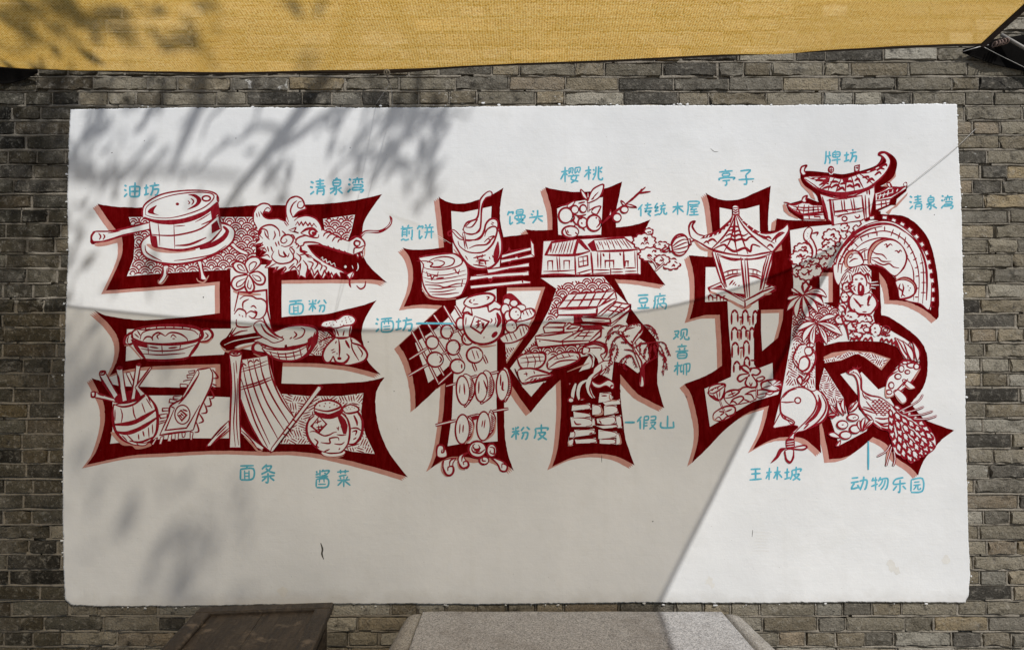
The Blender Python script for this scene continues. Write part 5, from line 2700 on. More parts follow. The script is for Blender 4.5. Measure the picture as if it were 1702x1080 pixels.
def smart_outline(pts):
    """smooth runs between sharp corners, then a slightly hand-painted edge"""
    n = len(pts); sharp = []
    for i in range(n):
        a = Vector(pts[i]) - Vector(pts[i - 1]); b = Vector(pts[(i + 1) % n]) - Vector(pts[i])
        sharp.append(a.length < .1 or b.length < .1 or abs(a.angle_signed(b)) > math.radians(38))
    st = sharp.index(True) if True in sharp else 0
    idx = [(st + i) % n for i in range(n)] + [st]
    runs = []; cur = [pts[idx[0]]]
    for q in idx[1:]:
        cur.append(pts[q])
        if sharp[q]: runs.append(cur); cur = [pts[q]]
    if len(cur) > 1: runs.append(cur)
    out = []
    for r in runs:
        s = cr(r, False, 6)
        out += s[:-1]
    res = []
    for p in out:
        v = Vector((p[0] * .35, p[1] * .35, 1))
        res.append((p[0] + noise.noise(v) * .7, p[1] + noise.noise(v + Vector((5, 5, 5))) * .7))
    return res
def inside(p, poly):
    x, y = p; r = False; j = len(poly) - 1
    for i in range(len(poly)):
        xi, yi = poly[i]; xj, yj = poly[j]
        if (yi > y) != (yj > y) and x < (xj - xi) * (y - yi) / (yj - yi) + xi: r = not r
        j = i
    return r
def convex_clip(sub, clip):
    area = sum(clip[i][0] * clip[(i + 1) % len(clip)][1] - clip[(i + 1) % len(clip)][0] * clip[i][1] for i in range(len(clip)))
    if area < 0: clip = clip[::-1]
    out = sub
    for i in range(len(clip)):
        a, b = clip[i], clip[(i + 1) % len(clip)]
        inp, out = out, []
        side = lambda p: (b[0] - a[0]) * (p[1] - a[1]) - (b[1] - a[1]) * (p[0] - a[0])
        for j in range(len(inp)):
            p, q = inp[j - 1], inp[j]; sp, sq = side(p), side(q)
            if (sp >= 0) != (sq >= 0):
                t = sp / (sp - sq); out.append((p[0] + (q[0] - p[0]) * t, p[1] + (q[1] - p[1]) * t))
            if sq >= 0: out.append(q)
        if not out: break
    return out
MATS = ['R', 'r', 'P', 'W', 'B', 'K', 'S']
M['K'] = simple('dark_crack', (.06, .055, .05), .9, 40, .3, .001)
M['S'] = simple('pale_stain', (.565, .555, .525), .9, 60, .05, .001)
class Drawing:
    def __init__(self, name, parent, label=None):
        self.name, self.parent, self.label = name, parent, label
        self.v = []; self.f = []; self.m = []
    def face_pts(self, pts, col):
        global LAYER, CYC
        LAYER += 5 if CYC else 1
        CYC = 0
        y = YF - .0003 - LAYER * STEP
        n = len(self.v)
        self.v += [on_y(p[0], p[1], y) for p in pts]
        self.f.append(tuple(range(n, n + len(pts)))); self.m.append(MATS.index(col))
    def fill(self, pts, col):
        # drop repeated points, keep a consistent turn
        q = [p for i, p in enumerate(pts) if abs(p[0] - pts[i - 1][0]) + abs(p[1] - pts[i - 1][1]) > .02]
        if len(q) < 3: return
        area = sum(q[i][0] * q[(i + 1) % len(q)][1] - q[(i + 1) % len(q)][0] * q[i][1] for i in range(len(q)))
        if area > 0: q = q[::-1]
        self.face_pts(q, col)
    def stroke(self, pts, w, col, taper=True, own=True):
        """ribbon along pts (photograph px), width w px"""
        global LAYER, CYC
        if col == 'r':
            w *= 1.5; CYC += 1
            y = YF - .0003 - (LAYER + 1 + CYC % 4) * STEP - CYC * 2e-8
        else:
            if col == 'B': w *= 1.15
            LAYER += 5 if CYC else 1
            CYC = 0
            y = YF - .0003 - LAYER * STEP
        q = [pts[0]]
        for p in pts[1:]:
            if abs(p[0] - q[-1][0]) + abs(p[1] - q[-1][1]) > .05: q.append(p)
        if len(q) < 2: return
        n0 = len(self.v); N = len(q)
        tot = [0]
        for i in range(1, N): tot.append(tot[-1] + math.dist(q[i], q[i - 1]))
        L = tot[-1]
        for i, p in enumerate(q):
            a, b = q[max(0, i - 1)], q[min(N - 1, i + 1)]
            dx, dy = b[0] - a[0], b[1] - a[1]; l = math.hypot(dx, dy) or 1
            nx_, ny_ = -dy / l, dx / l
            # keep width at corners
            if 0 < i < N - 1:
                d1 = ((p[0] - a[0]), (p[1] - a[1])); m1 = math.hypot(*d1) or 1
                cosh = abs(-d1[1] / m1 * nx_ + d1[0] / m1 * ny_)
                k = min(1.6, 1 / max(.4, cosh))
            else: k = 1
            u = tot[i] / L
            if taper:
                e = min(u, 1 - u) * 2
                pr = .5 + .62 * min(1, e * 1.6)
            else:
                e = min(tot[i], L - tot[i]) / (w * .5)
                pr = .72 + .28 * min(1, e * 1.5)
            pr *= 1 + .13 * noise.noise(Vector((p[0] * .3, p[1] * .3, w)))
            hw = w * .5 * pr * k
            self.v.append(on_y(p[0] + nx_ * hw, p[1] + ny_ * hw, y)); self.v.append(on_y(p[0] - nx_ * hw, p[1] - ny_ * hw, y))
        mi = MATS.index(col)
        for i in range(N - 1):
            self.f.append((n0 + 2 * i, n0 + 2 * i + 2, n0 + 2 * i + 3, n0 + 2 * i + 1)); self.m.append(mi)
    def clipped(self, pts, w, col, poly, own=False):
        run = []
        for p in pts:
            if inside(p, poly): run.append(p)
            else:
                if len(run) > 1: self.stroke(run, w, col, True, own)
                run = []
        if len(run) > 1: self.stroke(run, w, col, True, own)
    def done(self):
        if not self.f: return
        o = mesh_obj(self.name, self.v, self.f, [M['R'], M['r'], M['P'], M['plaster'], M['B'], M['K'], M['S']], self.parent, self.m)
        if self.label: o['label'] = self.label
        if self.name in ('woven_hatching', 'wave_scales', 'plaster_marks'): o['kind'] = 'stuff'
def ell(cx, cy, rx, ry, rot=0, n=28):
    c, s = math.cos(math.radians(rot)), math.sin(math.radians(rot))
    return [(cx + rx * math.cos(t) * c - ry * math.sin(t) * s, cy + rx * math.cos(t) * s + ry * math.sin(t) * c) for t in (2 * math.pi * i / n for i in range(n))]
def pairs(a): return [(a[i], a[i + 1]) for i in range(0, len(a) - 1, 2)]
LAYER = 0; CYC = 0; STEP = 3.2e-6
CHAR_LABELS = {'1': 'big red hollow character 王 filled with a pot, dragon head, baskets and jars',
               '2': 'big red hollow character 林 filled with skewers, houses, tofu and a rockery',
               '3': 'big red hollow character 坡 filled with a pavilion, gateway, bridge and peacock'}
def run_mural(text):
    global LAYER
    ox = oy = 0.0; sc = 1.0; sweep = None; cur = None; char = None
    rg = random.Random(3)
    for line in text.strip().splitlines():
        line = line.rstrip()
        if not line: continue
        c = line[0]
        if c == '=':
            if cur: cur.done(); cur = None
            LAYER = 0
            char = empty('painted_character'); char.parent = panel; char['label'] = CHAR_LABELS[line[1]]
            continue
        if c == '*':
            if cur: cur.done()
            nm, _, lab = line[2:].partition('|')
            if nm == 'caption': LAYER = 30
            if nm == 'leader_line': LAYER = 400
            cur = Drawing(nm, panel if nm in ('caption', 'leader_line') else char, lab or None)
            continue
        if line.startswith('@@'): ox = oy = 0.0; sc = 1.0; continue
        if c == '@':
            ox, oy = map(float, line[1:].split()); sc = 1 / 5.4; continue
        tok = line.split()
        op = tok[0]
        X = lambda p: (ox + p[0] * sc, oy + p[1] * sc)
        if op in 'fFE':
            col = tok[1]; a = list(map(float, tok[2:]))
        else:
            a = list(map(float, tok[1:]))
        if op == 'S': sweep = (a[0], a[1]); continue
        if op == 'f':
            pts = [X(p) for p in pairs(a)]
            if sweep and col == 'R':
                pts = smart_outline(pts)
                for s in (.34, .67, 1.0): cur.fill([(p[0] + sweep[0] * s, p[1] + sweep[1] * s) for p in pts], 'P')
                sweep = None
            cur.fill(pts, col)
            if col == 'W' and sc < 1 and cur.name not in ('red_outline', 'rockery_stones'):
                for i in range(len(pts)): cur.stroke(cr([pts[i - 1], pts[i]]), 6 * sc, 'r', False)
        elif op == 'F':
            q = cr([X(p) for p in pairs(a)], True)
            cur.fill(q, col)
            if col == 'W' and cur.name != 'red_outline': cur.stroke(q + q[:1], 6.5 * sc, 'r', False)
        elif op == 'E': cur.fill([X(p) for p in ell(*a[:4], n=16)], col)
        elif op == 'Q':
            pts = [X(p) for p in pairs(a)]
            cur.fill(pts, 'P')
            q = convex_clip([(p[0] - 7, p[1] + 6) for p in pts], pts)
            if len(q) > 2: cur.fill(q, 'W')
        elif op in 'lswpRktA':
            pts = [X(p) for p in pairs(a[1:])]; w = a[0] * sc
            if op == 's':
                line_pts = []
                for i in range(len(pts) - 1):
                    for k_ in range(4): line_pts.append((pts[i][0] + (pts[i + 1][0] - pts[i][0]) * k_ / 4, pts[i][1] + (pts[i + 1][1] - pts[i][1]) * k_ / 4))
                line_pts.append(pts[-1])
                pts = line_pts
            else: pts = cr(pts)
            if op in 'ls': cur.stroke(pts, w, 'r')
            elif op == 'A': cur.stroke(pts, w * 1.1, 'r')
            elif op == 'w': cur.stroke(pts, w, 'W')
            elif op == 'p': cur.stroke(pts, w, 'P')
            elif op == 'R': cur.stroke(pts, w, 'R')
            elif op == 't': cur.stroke(pts, w, 'B', False)
            elif op == 'k':
                cur.stroke(pts, w, 'r', False); cur.stroke(pts, w * .42, 'W', False)
        elif op == 'e':
            q = ell(*a[1:]); q.append(q[0]); q.append(q[1]); cur.stroke([X(p) for p in q], a[0] * sc, 'r', False)
        elif op == 'O':
            q = ell(*a[1:]); cur.fill([X(p) for p in q], 'W'); q += q[:3]
            cur.stroke([X(p) for p in q], a[0] * sc, 'r', True)
        elif op == 'D':
            for p in pairs(a[1:]): cur.fill([X(z) for z in ell(p[0], p[1], a[0], a[0] * 1.25, rg.uniform(-60, 60), 7)], 'r')
        elif op == 'K':
            cx, cy, rx, ry, n = a; n = int(n); q = []; ph = rg.uniform(0, 6)
            for i in range(n):
                for s in range(6):
                    t = 2 * math.pi * (i + s / 6) / n + ph
                    k_ = .84 + .20 * math.sin(math.pi * s / 6)
                    q.append((cx + rx * k_ * math.cos(t), cy + ry * k_ * math.sin(t)))
            cur.fill([X(p) for p in q], 'W')
            for i in range(n):
                seg = q[i * 6:(i * 6 + 6)] + [q[(i * 6 + 6) % len(q)]]
                if rg.random() < .88: cur.stroke([X(p) for p in seg], 9.5 * sc, 'r')
            for _ in range(max(2, n // 3)):
                t = rg.uniform(0, 6.3); r_ = rg.uniform(.15, .6); mx, my = cx + rx * r_ * math.cos(t), cy + ry * r_ * math.sin(t); s_ = rx * .16
                cur.stroke([X(p) for p in cr([(mx - s_, my + s_ * .5), (mx, my - s_ * .6), (mx + s_, my + s_ * .5)])], 8 * sc, 'r')
        elif op == 'B':
            size = a[0]; p = cr(pairs(a[1:])); d = 0; up = False; q = []; fillq = []
            for i in range(len(p) - 1):
                dx, dy = p[i + 1][0] - p[i][0], p[i + 1][1] - p[i][1]; l = math.hypot(dx, dy) or 1
                for s in range(6):
                    t = s / 6; d += l / 6
                    if d > size * 1.5:
                        d = 0
                        x, y = p[i][0] + dx * t, p[i][1] + dy * t
                        nx_, ny_ = dy / l, -dx / l
                        h0, h1 = (0, size) if not up else (size, 0)
                        q.append((x + nx_ * h0, y + ny_ * h0)); q.append((x + nx_ * h1, y + ny_ * h1)); up = not up
            for i in range(1, len(q) - 2, 4):
                cur.fill([X(z) for z in (q[i - 1], q[i], q[i + 1], q[i + 2])], 'W')
            for i in range(len(q) - 1):
                cur.stroke([X(z) for z in cr([q[i], q[i + 1]])], 8 * sc, 'r')
        elif op == 'Z':
            poly = [X(p) for p in pairs(a[1:])]
            xs = [p[0] for p in poly]; ys = [p[1] for p in poly]; w = a[0] * sc
            y = min(ys) - (max(xs) - min(xs))
            while y < max(ys):
                ln = [(min(xs) + (max(xs) - min(xs)) * t / 14, y + (max(xs) - min(xs)) * .75 * (1 - t / 14)) for t in range(15)]
                cur.clipped(ln, w, 'r', poly, True); y += w * 2.5
        elif op == 'T':
            p = [X(z) for z in pairs(a)]
            cx = sum(z[0] for z in p) / len(p); cy = sum(z[1] for z in p) / len(p)
            cur.fill([(cx + (z[0] - cx) * 1.09, cy + (z[1] - cy) * 1.14) for z in p], 'W')
            q = cr([(cx + (z[0] - cx) * .92, cy + (z[1] - cy) * .86) for z in p], True, 3)
            cur.stroke(q[:len(q) // 2 + 2], 5 * sc, 'r')
        elif op == 'V':
            p = [X(z) for z in cr(pairs(a), sub=6)]
            cur.stroke(p, 6 * sc, 'r')
            for i in range(2, len(p), 1):
                for sd in (-1, 1):
                    if rg.random() < .55:
                        x, y = p[i]
                        cur.stroke([(x + sd * .8, y), (x + sd * 1.6, y + 1.2), (x + sd * 2.1, y + 2.8)], 6 * sc, 'r', True, False)
        elif op == 'M':
            ax, ay, w, h = a; hw = w / 2
            body = [(ax - hw, ay + h * .95), (ax - hw, ay + 34), (ax, ay), (ax + hw, ay + 34), (ax + hw, ay + h * .8)]
            cur.fill([X(z) for z in body], 'W')
            for i in range(len(body) - 1): cur.stroke([X(z) for z in cr([body[i], body[i + 1]])], 12 * sc, 'r')
        elif op == 'U':
            x0, y0, x1, y1, cx, cy = a
            mid = [((1 - t) ** 2 * x0 + 2 * t * (1 - t) * cx + t * t * x1, (1 - t) ** 2 * y0 + 2 * t * (1 - t) * cy + t * t * y1) for t in (i / 10 for i in range(11))]
            L = math.dist((x0, y0), (x1, y1)); lft = []; rgt = []
            for i, p in enumerate(mid):
                q0, q1 = mid[max(0, i - 1)], mid[min(10, i + 1)]; dx, dy = q1[0] - q0[0], q1[1] - q0[1]; l = math.hypot(dx, dy) or 1
                w = L * .115 * math.sin(math.pi * (i / 10) ** 1.25) + 2
                lft.append((p[0] - dy / l * w, p[1] + dx / l * w)); rgt.append((p[0] + dy / l * w, p[1] - dx / l * w))
            cur.fill([X(p) for p in lft + rgt[::-1]], 'W')
            cur.stroke([X(p) for p in lft], 9 * sc, 'r'); cur.stroke([X(p) for p in rgt], 8 * sc, 'r')
            if rg.random() < .4: cur.stroke([X(p) for p in mid[2:8]], 6 * sc, 'r')
        elif op == 'G':
            p = pairs(a)
            for i in range(len(p) - 1): cur.stroke([X(z) for z in cr([p[i], p[i + 1]])], 10 * sc, 'r')
        elif op == 'N':
            cx, cy, rx, ry, rot = a
            q = ell(cx, cy, rx, ry, rot); cur.fill([X(p) for p in q], 'W')
            cur.stroke([X(p) for p in q + q[:2]], 9 * sc, 'r', False)
            t_ = math.radians(rot); ex_, ey_ = cx - math.sin(t_) * ry * .22, cy + math.cos(t_) * ry * .22
            q = ell(ex_, ey_, rx * .5, ry * .48, rot)
            cur.stroke([X(p) for p in q[-2:] + q[:16]], 8 * sc, 'r')
        elif op in 'PX':
            r_ = a[0] * (1 if op == 'P' else sc); poly = [X(p) for p in pairs(a[1:])]
            xs = [p[0] for p in poly]; ys = [p[1] for p in poly]
            rowh = r_ * .52; rows = int((max(ys) - min(ys)) / rowh) + 4; cols = int((max(xs) - min(xs)) / r_) + 3
            cen = {}
            for j in range(-1, rows):
                for i in range(-1, cols):
                    cen[i, j] = (min(xs) + (i + (j % 2) * .5) * r_ + rg.uniform(-.5, .5), min(ys) + j * rowh + rg.uniform(-.4, .4))
            radii = (.56, .37, .19) if op == 'P' else (.52,)
            LAYER += 1
            for (i, j), (cx, cy) in cen.items():
                for fr in radii:
                    run = []
                    for s in range(17):
                        t = math.pi * (1 + s / 16)
                        p = (cx + r_ * fr * math.cos(t), cy + r_ * fr * 1.05 * math.sin(t))
                        ok = inside(p, poly)
                        if ok:
                            for jj in (j + 1, j + 2):
                                for ii in (i - 1, i, i + 1):
                                    c2 = cen.get((ii, jj))
                                    if c2 and math.dist(c2, p) < r_ * .56 and p[1] < c2[1] + 1: ok = False
                        if ok: run.append(p)
                        else:
                            if len(run) > 2: cur.stroke(run, (1.55 if op == 'P' else 1.3), 'r', True, False)
                            run = []
                    if len(run) > 2: cur.stroke(run, (1.55 if op == 'P' else 1.3), 'r', True, False)
        elif op == 'H':
            s_ = a[0] * 1.35; poly = [X(p) for p in pairs(a[1:])]
            xs = [p[0] for p in poly]; ys = [p[1] for p in poly]
            LAYER += 1
            for j in range(int((max(ys) - min(ys)) / s_) + 2):
                for i in range(int((max(xs) - min(xs)) / s_) + 2):
                    bx, by = min(xs) + (i + (j % 2) * .5 - .5) * s_, min(ys) + j * s_
                    ang = math.radians(rg.choice([30, -32, 75, -70]) + rg.uniform(-8, 8))
                    if (i + j) % 2: ang += math.pi / 2
                    cell = [(bx, by), (bx + s_, by), (bx + s_, by + s_), (bx, by + s_)]
                    for q in range(-3, 4):
                        off = q * s_ * .27; cx, cy = bx + s_ / 2 - math.sin(ang) * off, by + s_ / 2 + math.cos(ang) * off
                        ln = [(cx + math.cos(ang) * s_ * .75 * (t / 8 - 1), cy + math.sin(ang) * s_ * .75 * (t / 8 - 1)) for t in range(17)]
                        ln = [p for p in ln if inside(p, cell)]
                        if len(ln) > 1: cur.clipped(ln, 1.2, 'r', poly)
    if cur: cur.done()
run_mural(MURAL)
# small old marks on the plaster: a crack, scratches, specks, stains
LAYER = 0
dm = Drawing('plaster_marks', panel)
rg = random.Random(5)
dm.stroke(cr([(533, 902), (536, 912), (535, 920), (538, 929)]), 2.6, 'K')
for (x, y) in ((612, 568), (1141, 659), (655, 650), (1087, 500), (1553, 357), (240, 234), (186, 254), (582, 246), (392, 230), (1251, 302), (338, 494), (1085, 866)):
    dm.fill(ell(x, y, rg.uniform(.6, 1.1), rg.uniform(.7, 1.4), rg.uniform(0, 90), 7), 'K')
for pts in ([(1181, 247), (1187, 252), (1194, 252)], [(1251, 880), (1250, 892)], [(1000, 756), (1000, 768)]):
    dm.stroke(cr(pts), .8, 'K')
for k in range(7):
    dm.stroke(cr([(1254 + rg.uniform(-3, 3), 884 + k * 5.2), (1266, 884.5 + k * 5), (1278 + rg.uniform(-4, 2), 885 + k * 5.1)]), .7, 'S')
for k in range(6):
    dm.stroke(cr([(640 + k * 9, 352 + k * 3), (668 + k * 9, 368 + k * 3), (700 + k * 10, 390 + k * 3)]), .7, 'S')
for (x, y, r) in ((1178, 966, 8), (1184, 972, 5), (1482, 940, 10), (1490, 948, 7), (1572, 930, 8), (470, 982, 9)):
    pts = [(x + r * rg.uniform(.5, 1.1) * math.cos(t * .52), y + r * rg.uniform(.5, 1.2) * math.sin(t * .52)) for t in range(12)]
    dm.fill(cr(pts, True, 3), 'S')
dm.done()

# ------------------------------------------------------------------ awning (shade sail): edge near the wall, then out over the viewer
S_X, S_Z = SUN.x / -SUN.y, SUN.z / -SUN.y      # shift per metre of distance from the wall
SHADOW_EDGE = [(-200, 478), (0, 502), (105, 513), (165, 521), (400, 543), (600, 555), (800, 549), (1000, 531), (1110, 515), (1200, 492), (1300, 458), (1360, 430), (1392, 410), (1500, 340)]
def shadow_y(x):
    for (a, b), (c, d) in zip(SHADOW_EDGE, SHADOW_EDGE[1:]):
        if a <= x <= c: return b + (d - b) * (x - a) / (c - a)
    return SHADOW_EDGE[0][1]
def edge_point(ex, ey):
    lo, hi = .2, 1.0
    for _ in range(30):
        d = (lo + hi) / 2
        p = on_y(ex, ey, -d)
        w = Vector((p.x - S_X * d, 0, p.z - S_Z * d))
        sx, sy = to_px(w)
        if sy < shadow_y(sx): lo = d
        else: hi = d
    return on_y(ex, ey, -d)
EDGE_PX = [(-420, 96), (-250, 103), (-120, 108), (0, 111), (120, 116), (250, 120), (380, 122), (520, 119), (640, 115), (760, 110), (900, 106), (1050, 100), (1200, 92), (1350, 85), (1480, 79), (1570, 75), (1631, 73)]
E3 = [edge_point(*p) for p in EDGE_PX]
for i in (2, 1, 0): E3[i] = Vector((E3[3].x + (EDGE_PX[i][0]) * .002, E3[3].y + .05 * (3 - i) * .5, E3[3].z + .03 * (3 - i)))
def cr3(pts, sub):
    out = []
    for i in range(len(pts) - 1):
        p0 = pts[max(0, i - 1)]; p1 = pts[i]; p2 = pts[i + 1]; p3 = pts[min(len(pts) - 1, i + 2)]
        for s in range(sub):
            t = s / sub
            out.append(.5 * (2 * p1 + (p2 - p0) * t + (2 * p0 - 5 * p1 + 4 * p2 - p3) * t * t + (3 * p1 - p0 - 3 * p2 + p3) * t ** 3))
    out.append(pts[-1].copy()); return out
EC = cr3(E3, 5)
NU = len(EC); NV = 36; VL = 3.3
awn = empty('awning', (0, -.6, 2.6))
tag(awn, 'yellow woven shade cloth stretched overhead, dark hem near the wall', 'awning')
LEFT_X, RIGHT = EC[0].x, EC[-1]
vs = []; uvs = []
L = [0]
for i in range(1, NU): L.append(L[-1] + (EC[i] - EC[i - 1]).length)
def awn_pt(i, v):
    e = EC[i]; u = L[i] / L[-1]
    d = v * VL
    # outward: the sagging edge evens out, slight rise
    zlin = EC[0].z + (RIGHT.z - EC[0].z) * u
    z = e.z + (zlin + .10 - e.z) * (1 - math.exp(-d * 1.1)) + .05 * d - .03 * math.sin(math.pi * u) * d
    y = e.y - d
    x = e.x + (-.048 * d) * u
    z += .008 * noise.noise(Vector((x * 1.6, d * 2.2, 0))) + .004 * noise.noise(Vector((x * 5, d * 6, 3)))
    return Vector((x, y, z))
for j in range(NV + 1):
    v = (j / NV) ** 1.6
    for i in range(NU):
        vs.append(awn_pt(i, v)); uvs.append((L[i], v * VL))
fs = []
for j in range(NV):
    for i in range(NU - 1):
        a = j * NU + i
        fs.append((a, a + 1, a + NU + 1, a + NU))
fab = mesh_obj('fabric', vs, fs, M['fabric'], None, smooth=True)
ul = fab.data.uv_layers.new(name='UVMap')
for lp in fab.data.loops: ul.data[lp.index].uv = uvs[lp.vertex_index]
keep_world(fab, awn)
# hem webbing along the wall side: hangs a little below, pulled down at the eyelet
gx = on_y(642, 121, E3[8].y).x
hv = []; hf = []
for i, e in enumerate(EC):
    drop = .003 + .013 * math.exp(-((e.x - gx) / .22) ** 2) + .002 * max(0, (e.x - .3)) 
    back = .004
    for (dy, dz) in ((-.004, .002), (-.003, -drop * .6), (.0, -drop), (back, -drop * .9), (back, .002)):
        hv.append(e + Vector((0, dy, dz)))
for i in range(NU - 1):
    for q in range(5):
        a = i * 5 + q; b = i * 5 + (q + 1) % 5
        hf.append((a, b, b + 5, a + 5))
hem = mesh_obj('hem', hv, hf, M['hem'], None); keep_world(hem, awn)
# hem along the right side
hv = []; hf = []
for j in range(NV + 1):
    v = (j / NV) ** 1.6
    p = awn_pt(NU - 1, v)
    wdt = .013
    for (dx, dz) in ((-.002, .003), (wdt, .003), (wdt, -.012), (-.002, -.005)):
        hv.append(p + Vector((dx, .006 if j == 0 else 0, dz)))
for j in range(NV):
    for q in range(4):
        a = j * 4 + q; b = j * 4 + (q + 1) % 4
        hf.append((a, b, b + 4, a + 4))
hf.append((0, 1, 2, 3))
hem2 = mesh_obj('hem', hv, hf, M['hem'], None); keep_world(hem2, awn)
# eyelet, hook and tie wire
ep = on_y(643, 121, E3[8].y - .006)
mb = MB(); mb.torus(ep, .0085, .0032, (0, 1, .35)); eye = mb.build('eyelet', M['steel'], None, True); keep_world(eye, awn)
hk = empty('wire_hook', on_y(645, 126, -.3))
tag(hk, 'small steel hook and thin tie wire hanging from the awning eyelet', 'hook')
a0 = ep; a1 = on_y(644, 131, E3[8].y + .01); a2 = on_y(647, 138, E3[8].y + .02)
mb = MB(); mb.tube([a0 + Vector((0, -.004, .004)), a0 + Vector((.001, -.007, -.004)), a1, a2], .0022, 8)
h_ = mb.build('hook', M['steel'], None, True); keep_world(h_, hk)
for w_px in ([(648, 138), (642, 148), (633, 161), (625, 173)], [(648, 138), (651, 152), (652, 165), (653, 178)]):
    pts = []
    y0 = a2.y; n_ = len(w_px)
    for q, (x_, y_) in enumerate(w_px): pts.append(on_y(x_, y_, y0 + (-.004 - y0) * q / (n_ - 1)))
    mb = MB(); mb.tube(cr3(pts, 4), .0009, 6); w_ = mb.build('tie_wire', M['wire'], None, True); keep_world(w_, hk)
mb = MB(); mb.torus(on_y(648, 138, y0), .0045, .0011, (.2, 1, .2), 12, 6); w_ = mb.build('wire_loop', M['wire'], None, True); keep_world(w_, hk)

# thin line stretched in front of the right side of the panel
mb = MB()
pts = [on_y(1505, 313, -.016), on_y(1550, 277, -.02), on_y(1592, 243, -.016), on_y(1622, 214, -.006)]
mb.tube(cr3(pts, 4), .0011, 6)
tag(mb.build('thin_wire', M['wire'], None, True), 'thin grey wire running up from the painted gateway to the right bricks', 'wire')

# ------------------------------------------------------------------ corner tackle at the right: dark flap standing in for shade on the wall, pipe, rope, wires
def flap(name, pxs, depth0, depth1, label):
    vs = []; fs = []
    n = len(pxs); m = 6
    for j in range(m + 1):
        for i, (x, y0_, y1_) in enumerate(pxs):
            t = j / m
            yy = depth0 + (depth1 - depth0) * t + .008 * math.sin(i * 1.9 + t * 2)
            vs.append(on_y(x, y0_ + (y1_ - y0_) * t, yy))
    nn = len(vs)
    vs += [v + Vector((0, .004, 0)) for v in vs]
    for j in range(m):
        for i in range(n - 1):
            a = j * n + i
            fs.append((a, a + n, a + n + 1, a + 1)); fs.append((nn + a, nn + a + 1, nn + a + n + 1, nn + a + n))
    for j in range(m):
        for i in (0, n - 1):
            a = j * n + i; fs.append((a, a + n, nn + a + n, nn + a))
    for i in range(n - 1):
        for b in (0, m * n): fs.append((b + i, b + i + 1, nn + b + i + 1, nn + b + i))
    o = mesh_obj(name, vs, fs, M['dark_sheet'], None, smooth=True)
    return tag(o, label, 'dark_sheet')
flap('dark_flap', [(1601, 82, 88), (1625, 76, 97), (1650, 66, 106), (1675, 62, 112), (1702, 58, 118), (1760, 56, 132), (1830, 58, 150)], -.035, -.02, 'black flap standing in for shade under the right end of the awning')
flap('dark_flap', [(-150, 96, 150), (-60, 102, 143), (0, 108, 139), (18, 112, 138), (40, 114, 132), (62, 116, 121)], -.035, -.02, 'black flap under the awning hem at the left edge')
pipe = empty('steel_pipe', on_y(1690, 70, -.06))
tag(pipe, 'short grey steel pipe lashed with rope beside the awning corner', 'pipe')
mb = MB(); mb.tube([on_y(1664, 58, -.06), on_y(1702, 80, -.06), on_y(1780, 126, -.06)], .0075, 12)
q = mb.build('pipe', M['steel'], None, True); keep_world(q, pipe)
mb = MB()
for k_ in range(5):
    mb.torus(on_y(1653 + k_ * 5, 74 - k_ * 1.4, -.065), .011 + .001 * (k_ % 2), .0028, (1, .2, -.25 + .1 * k_), 16, 6)
q = mb.build('rope_lashing', M['rope'], None, True); keep_world(q, pipe)
mb = MB(); mb.tube(cr3([on_y(1601, 86, -.40), on_y(1625, 79, -.42), on_y(1643, 75, -.40)], 4), .0016, 6)
tag(mb.build('guy_wire', M['wire'], None, True), 'short taut wire under the right corner of the awning', 'wire')
mb = MB()
mb.tube(cr3([on_y(1634, 78, -.07), on_y(1665, 94, -.06), on_y(1702, 112, -.055), on_y(1790, 156, -.05)], 4), .0013, 6)
tag(mb.build('guy_wire', M['wire'], None, True), 'long thin wire crossing the black stand-in shade flap at the right edge', 'wire')

# ------------------------------------------------------------------ granite bench at the foot of the wall
bench = empty('stone_bench', (on_y(950, 1015, -.06).x, -.30, 0))
tag(bench, 'grey granite bench slab with rounded side stones below the mural', 'bench')
pl = on_y(702, 1015, -.055); pr = on_y(1200, 1015, -.055)
zb = pl.z; depth = .46; th = .12
def slab(name, xl0, xr0, xl1, xr1, y0_, y1_, z1_, z0_, mat, r=.008, nseg=24, rag=.0):
    bm = bmesh.new()
    vv = [bm.verts.new(p) for p in ((xl1, y1_, z0_), (xr1, y1_, z0_), (xr0, y0_, z0_), (xl0, y0_, z0_), (xl1, y1_, z1_), (xr1, y1_, z1_), (xr0, y0_, z1_), (xl0, y0_, z1_))]
    for f in ((3, 2, 1, 0), (4, 5, 6, 7), (0, 1, 5, 4), (1, 2, 6, 5), (2, 3, 7, 6), (3, 0, 4, 7)): bm.faces.new([vv[i] for i in f])
    bmesh.ops.bevel(bm, geom=list(bm.edges), offset=r, segments=3, profile=.5, affect='EDGES')
    bmesh.ops.subdivide_edges(bm, edges=[e for e in bm.edges if e.calc_length() > .1], cuts=nseg, use_grid_fill=True)
    for v in bm.verts:
        v.co += noise.noise_vector(v.co * 40) * rag + noise.noise_vector(v.co * 7) * rag
    bmesh.ops.recalc_face_normals(bm, faces=bm.faces)
    me = bpy.data.meshes.new(name); bm.to_mesh(me); bm.free(); me.materials.append(mat)
    o = bpy.data.objects.new(name, me); C.objects.link(o); keep_world(o, bench); return o
slab('seat_slab', pl.x, pr.x, pl.x - .005, pr.x + .012, -.055, -.055 - depth, zb, zb - th, M['granite'], .006, 10, .0016)
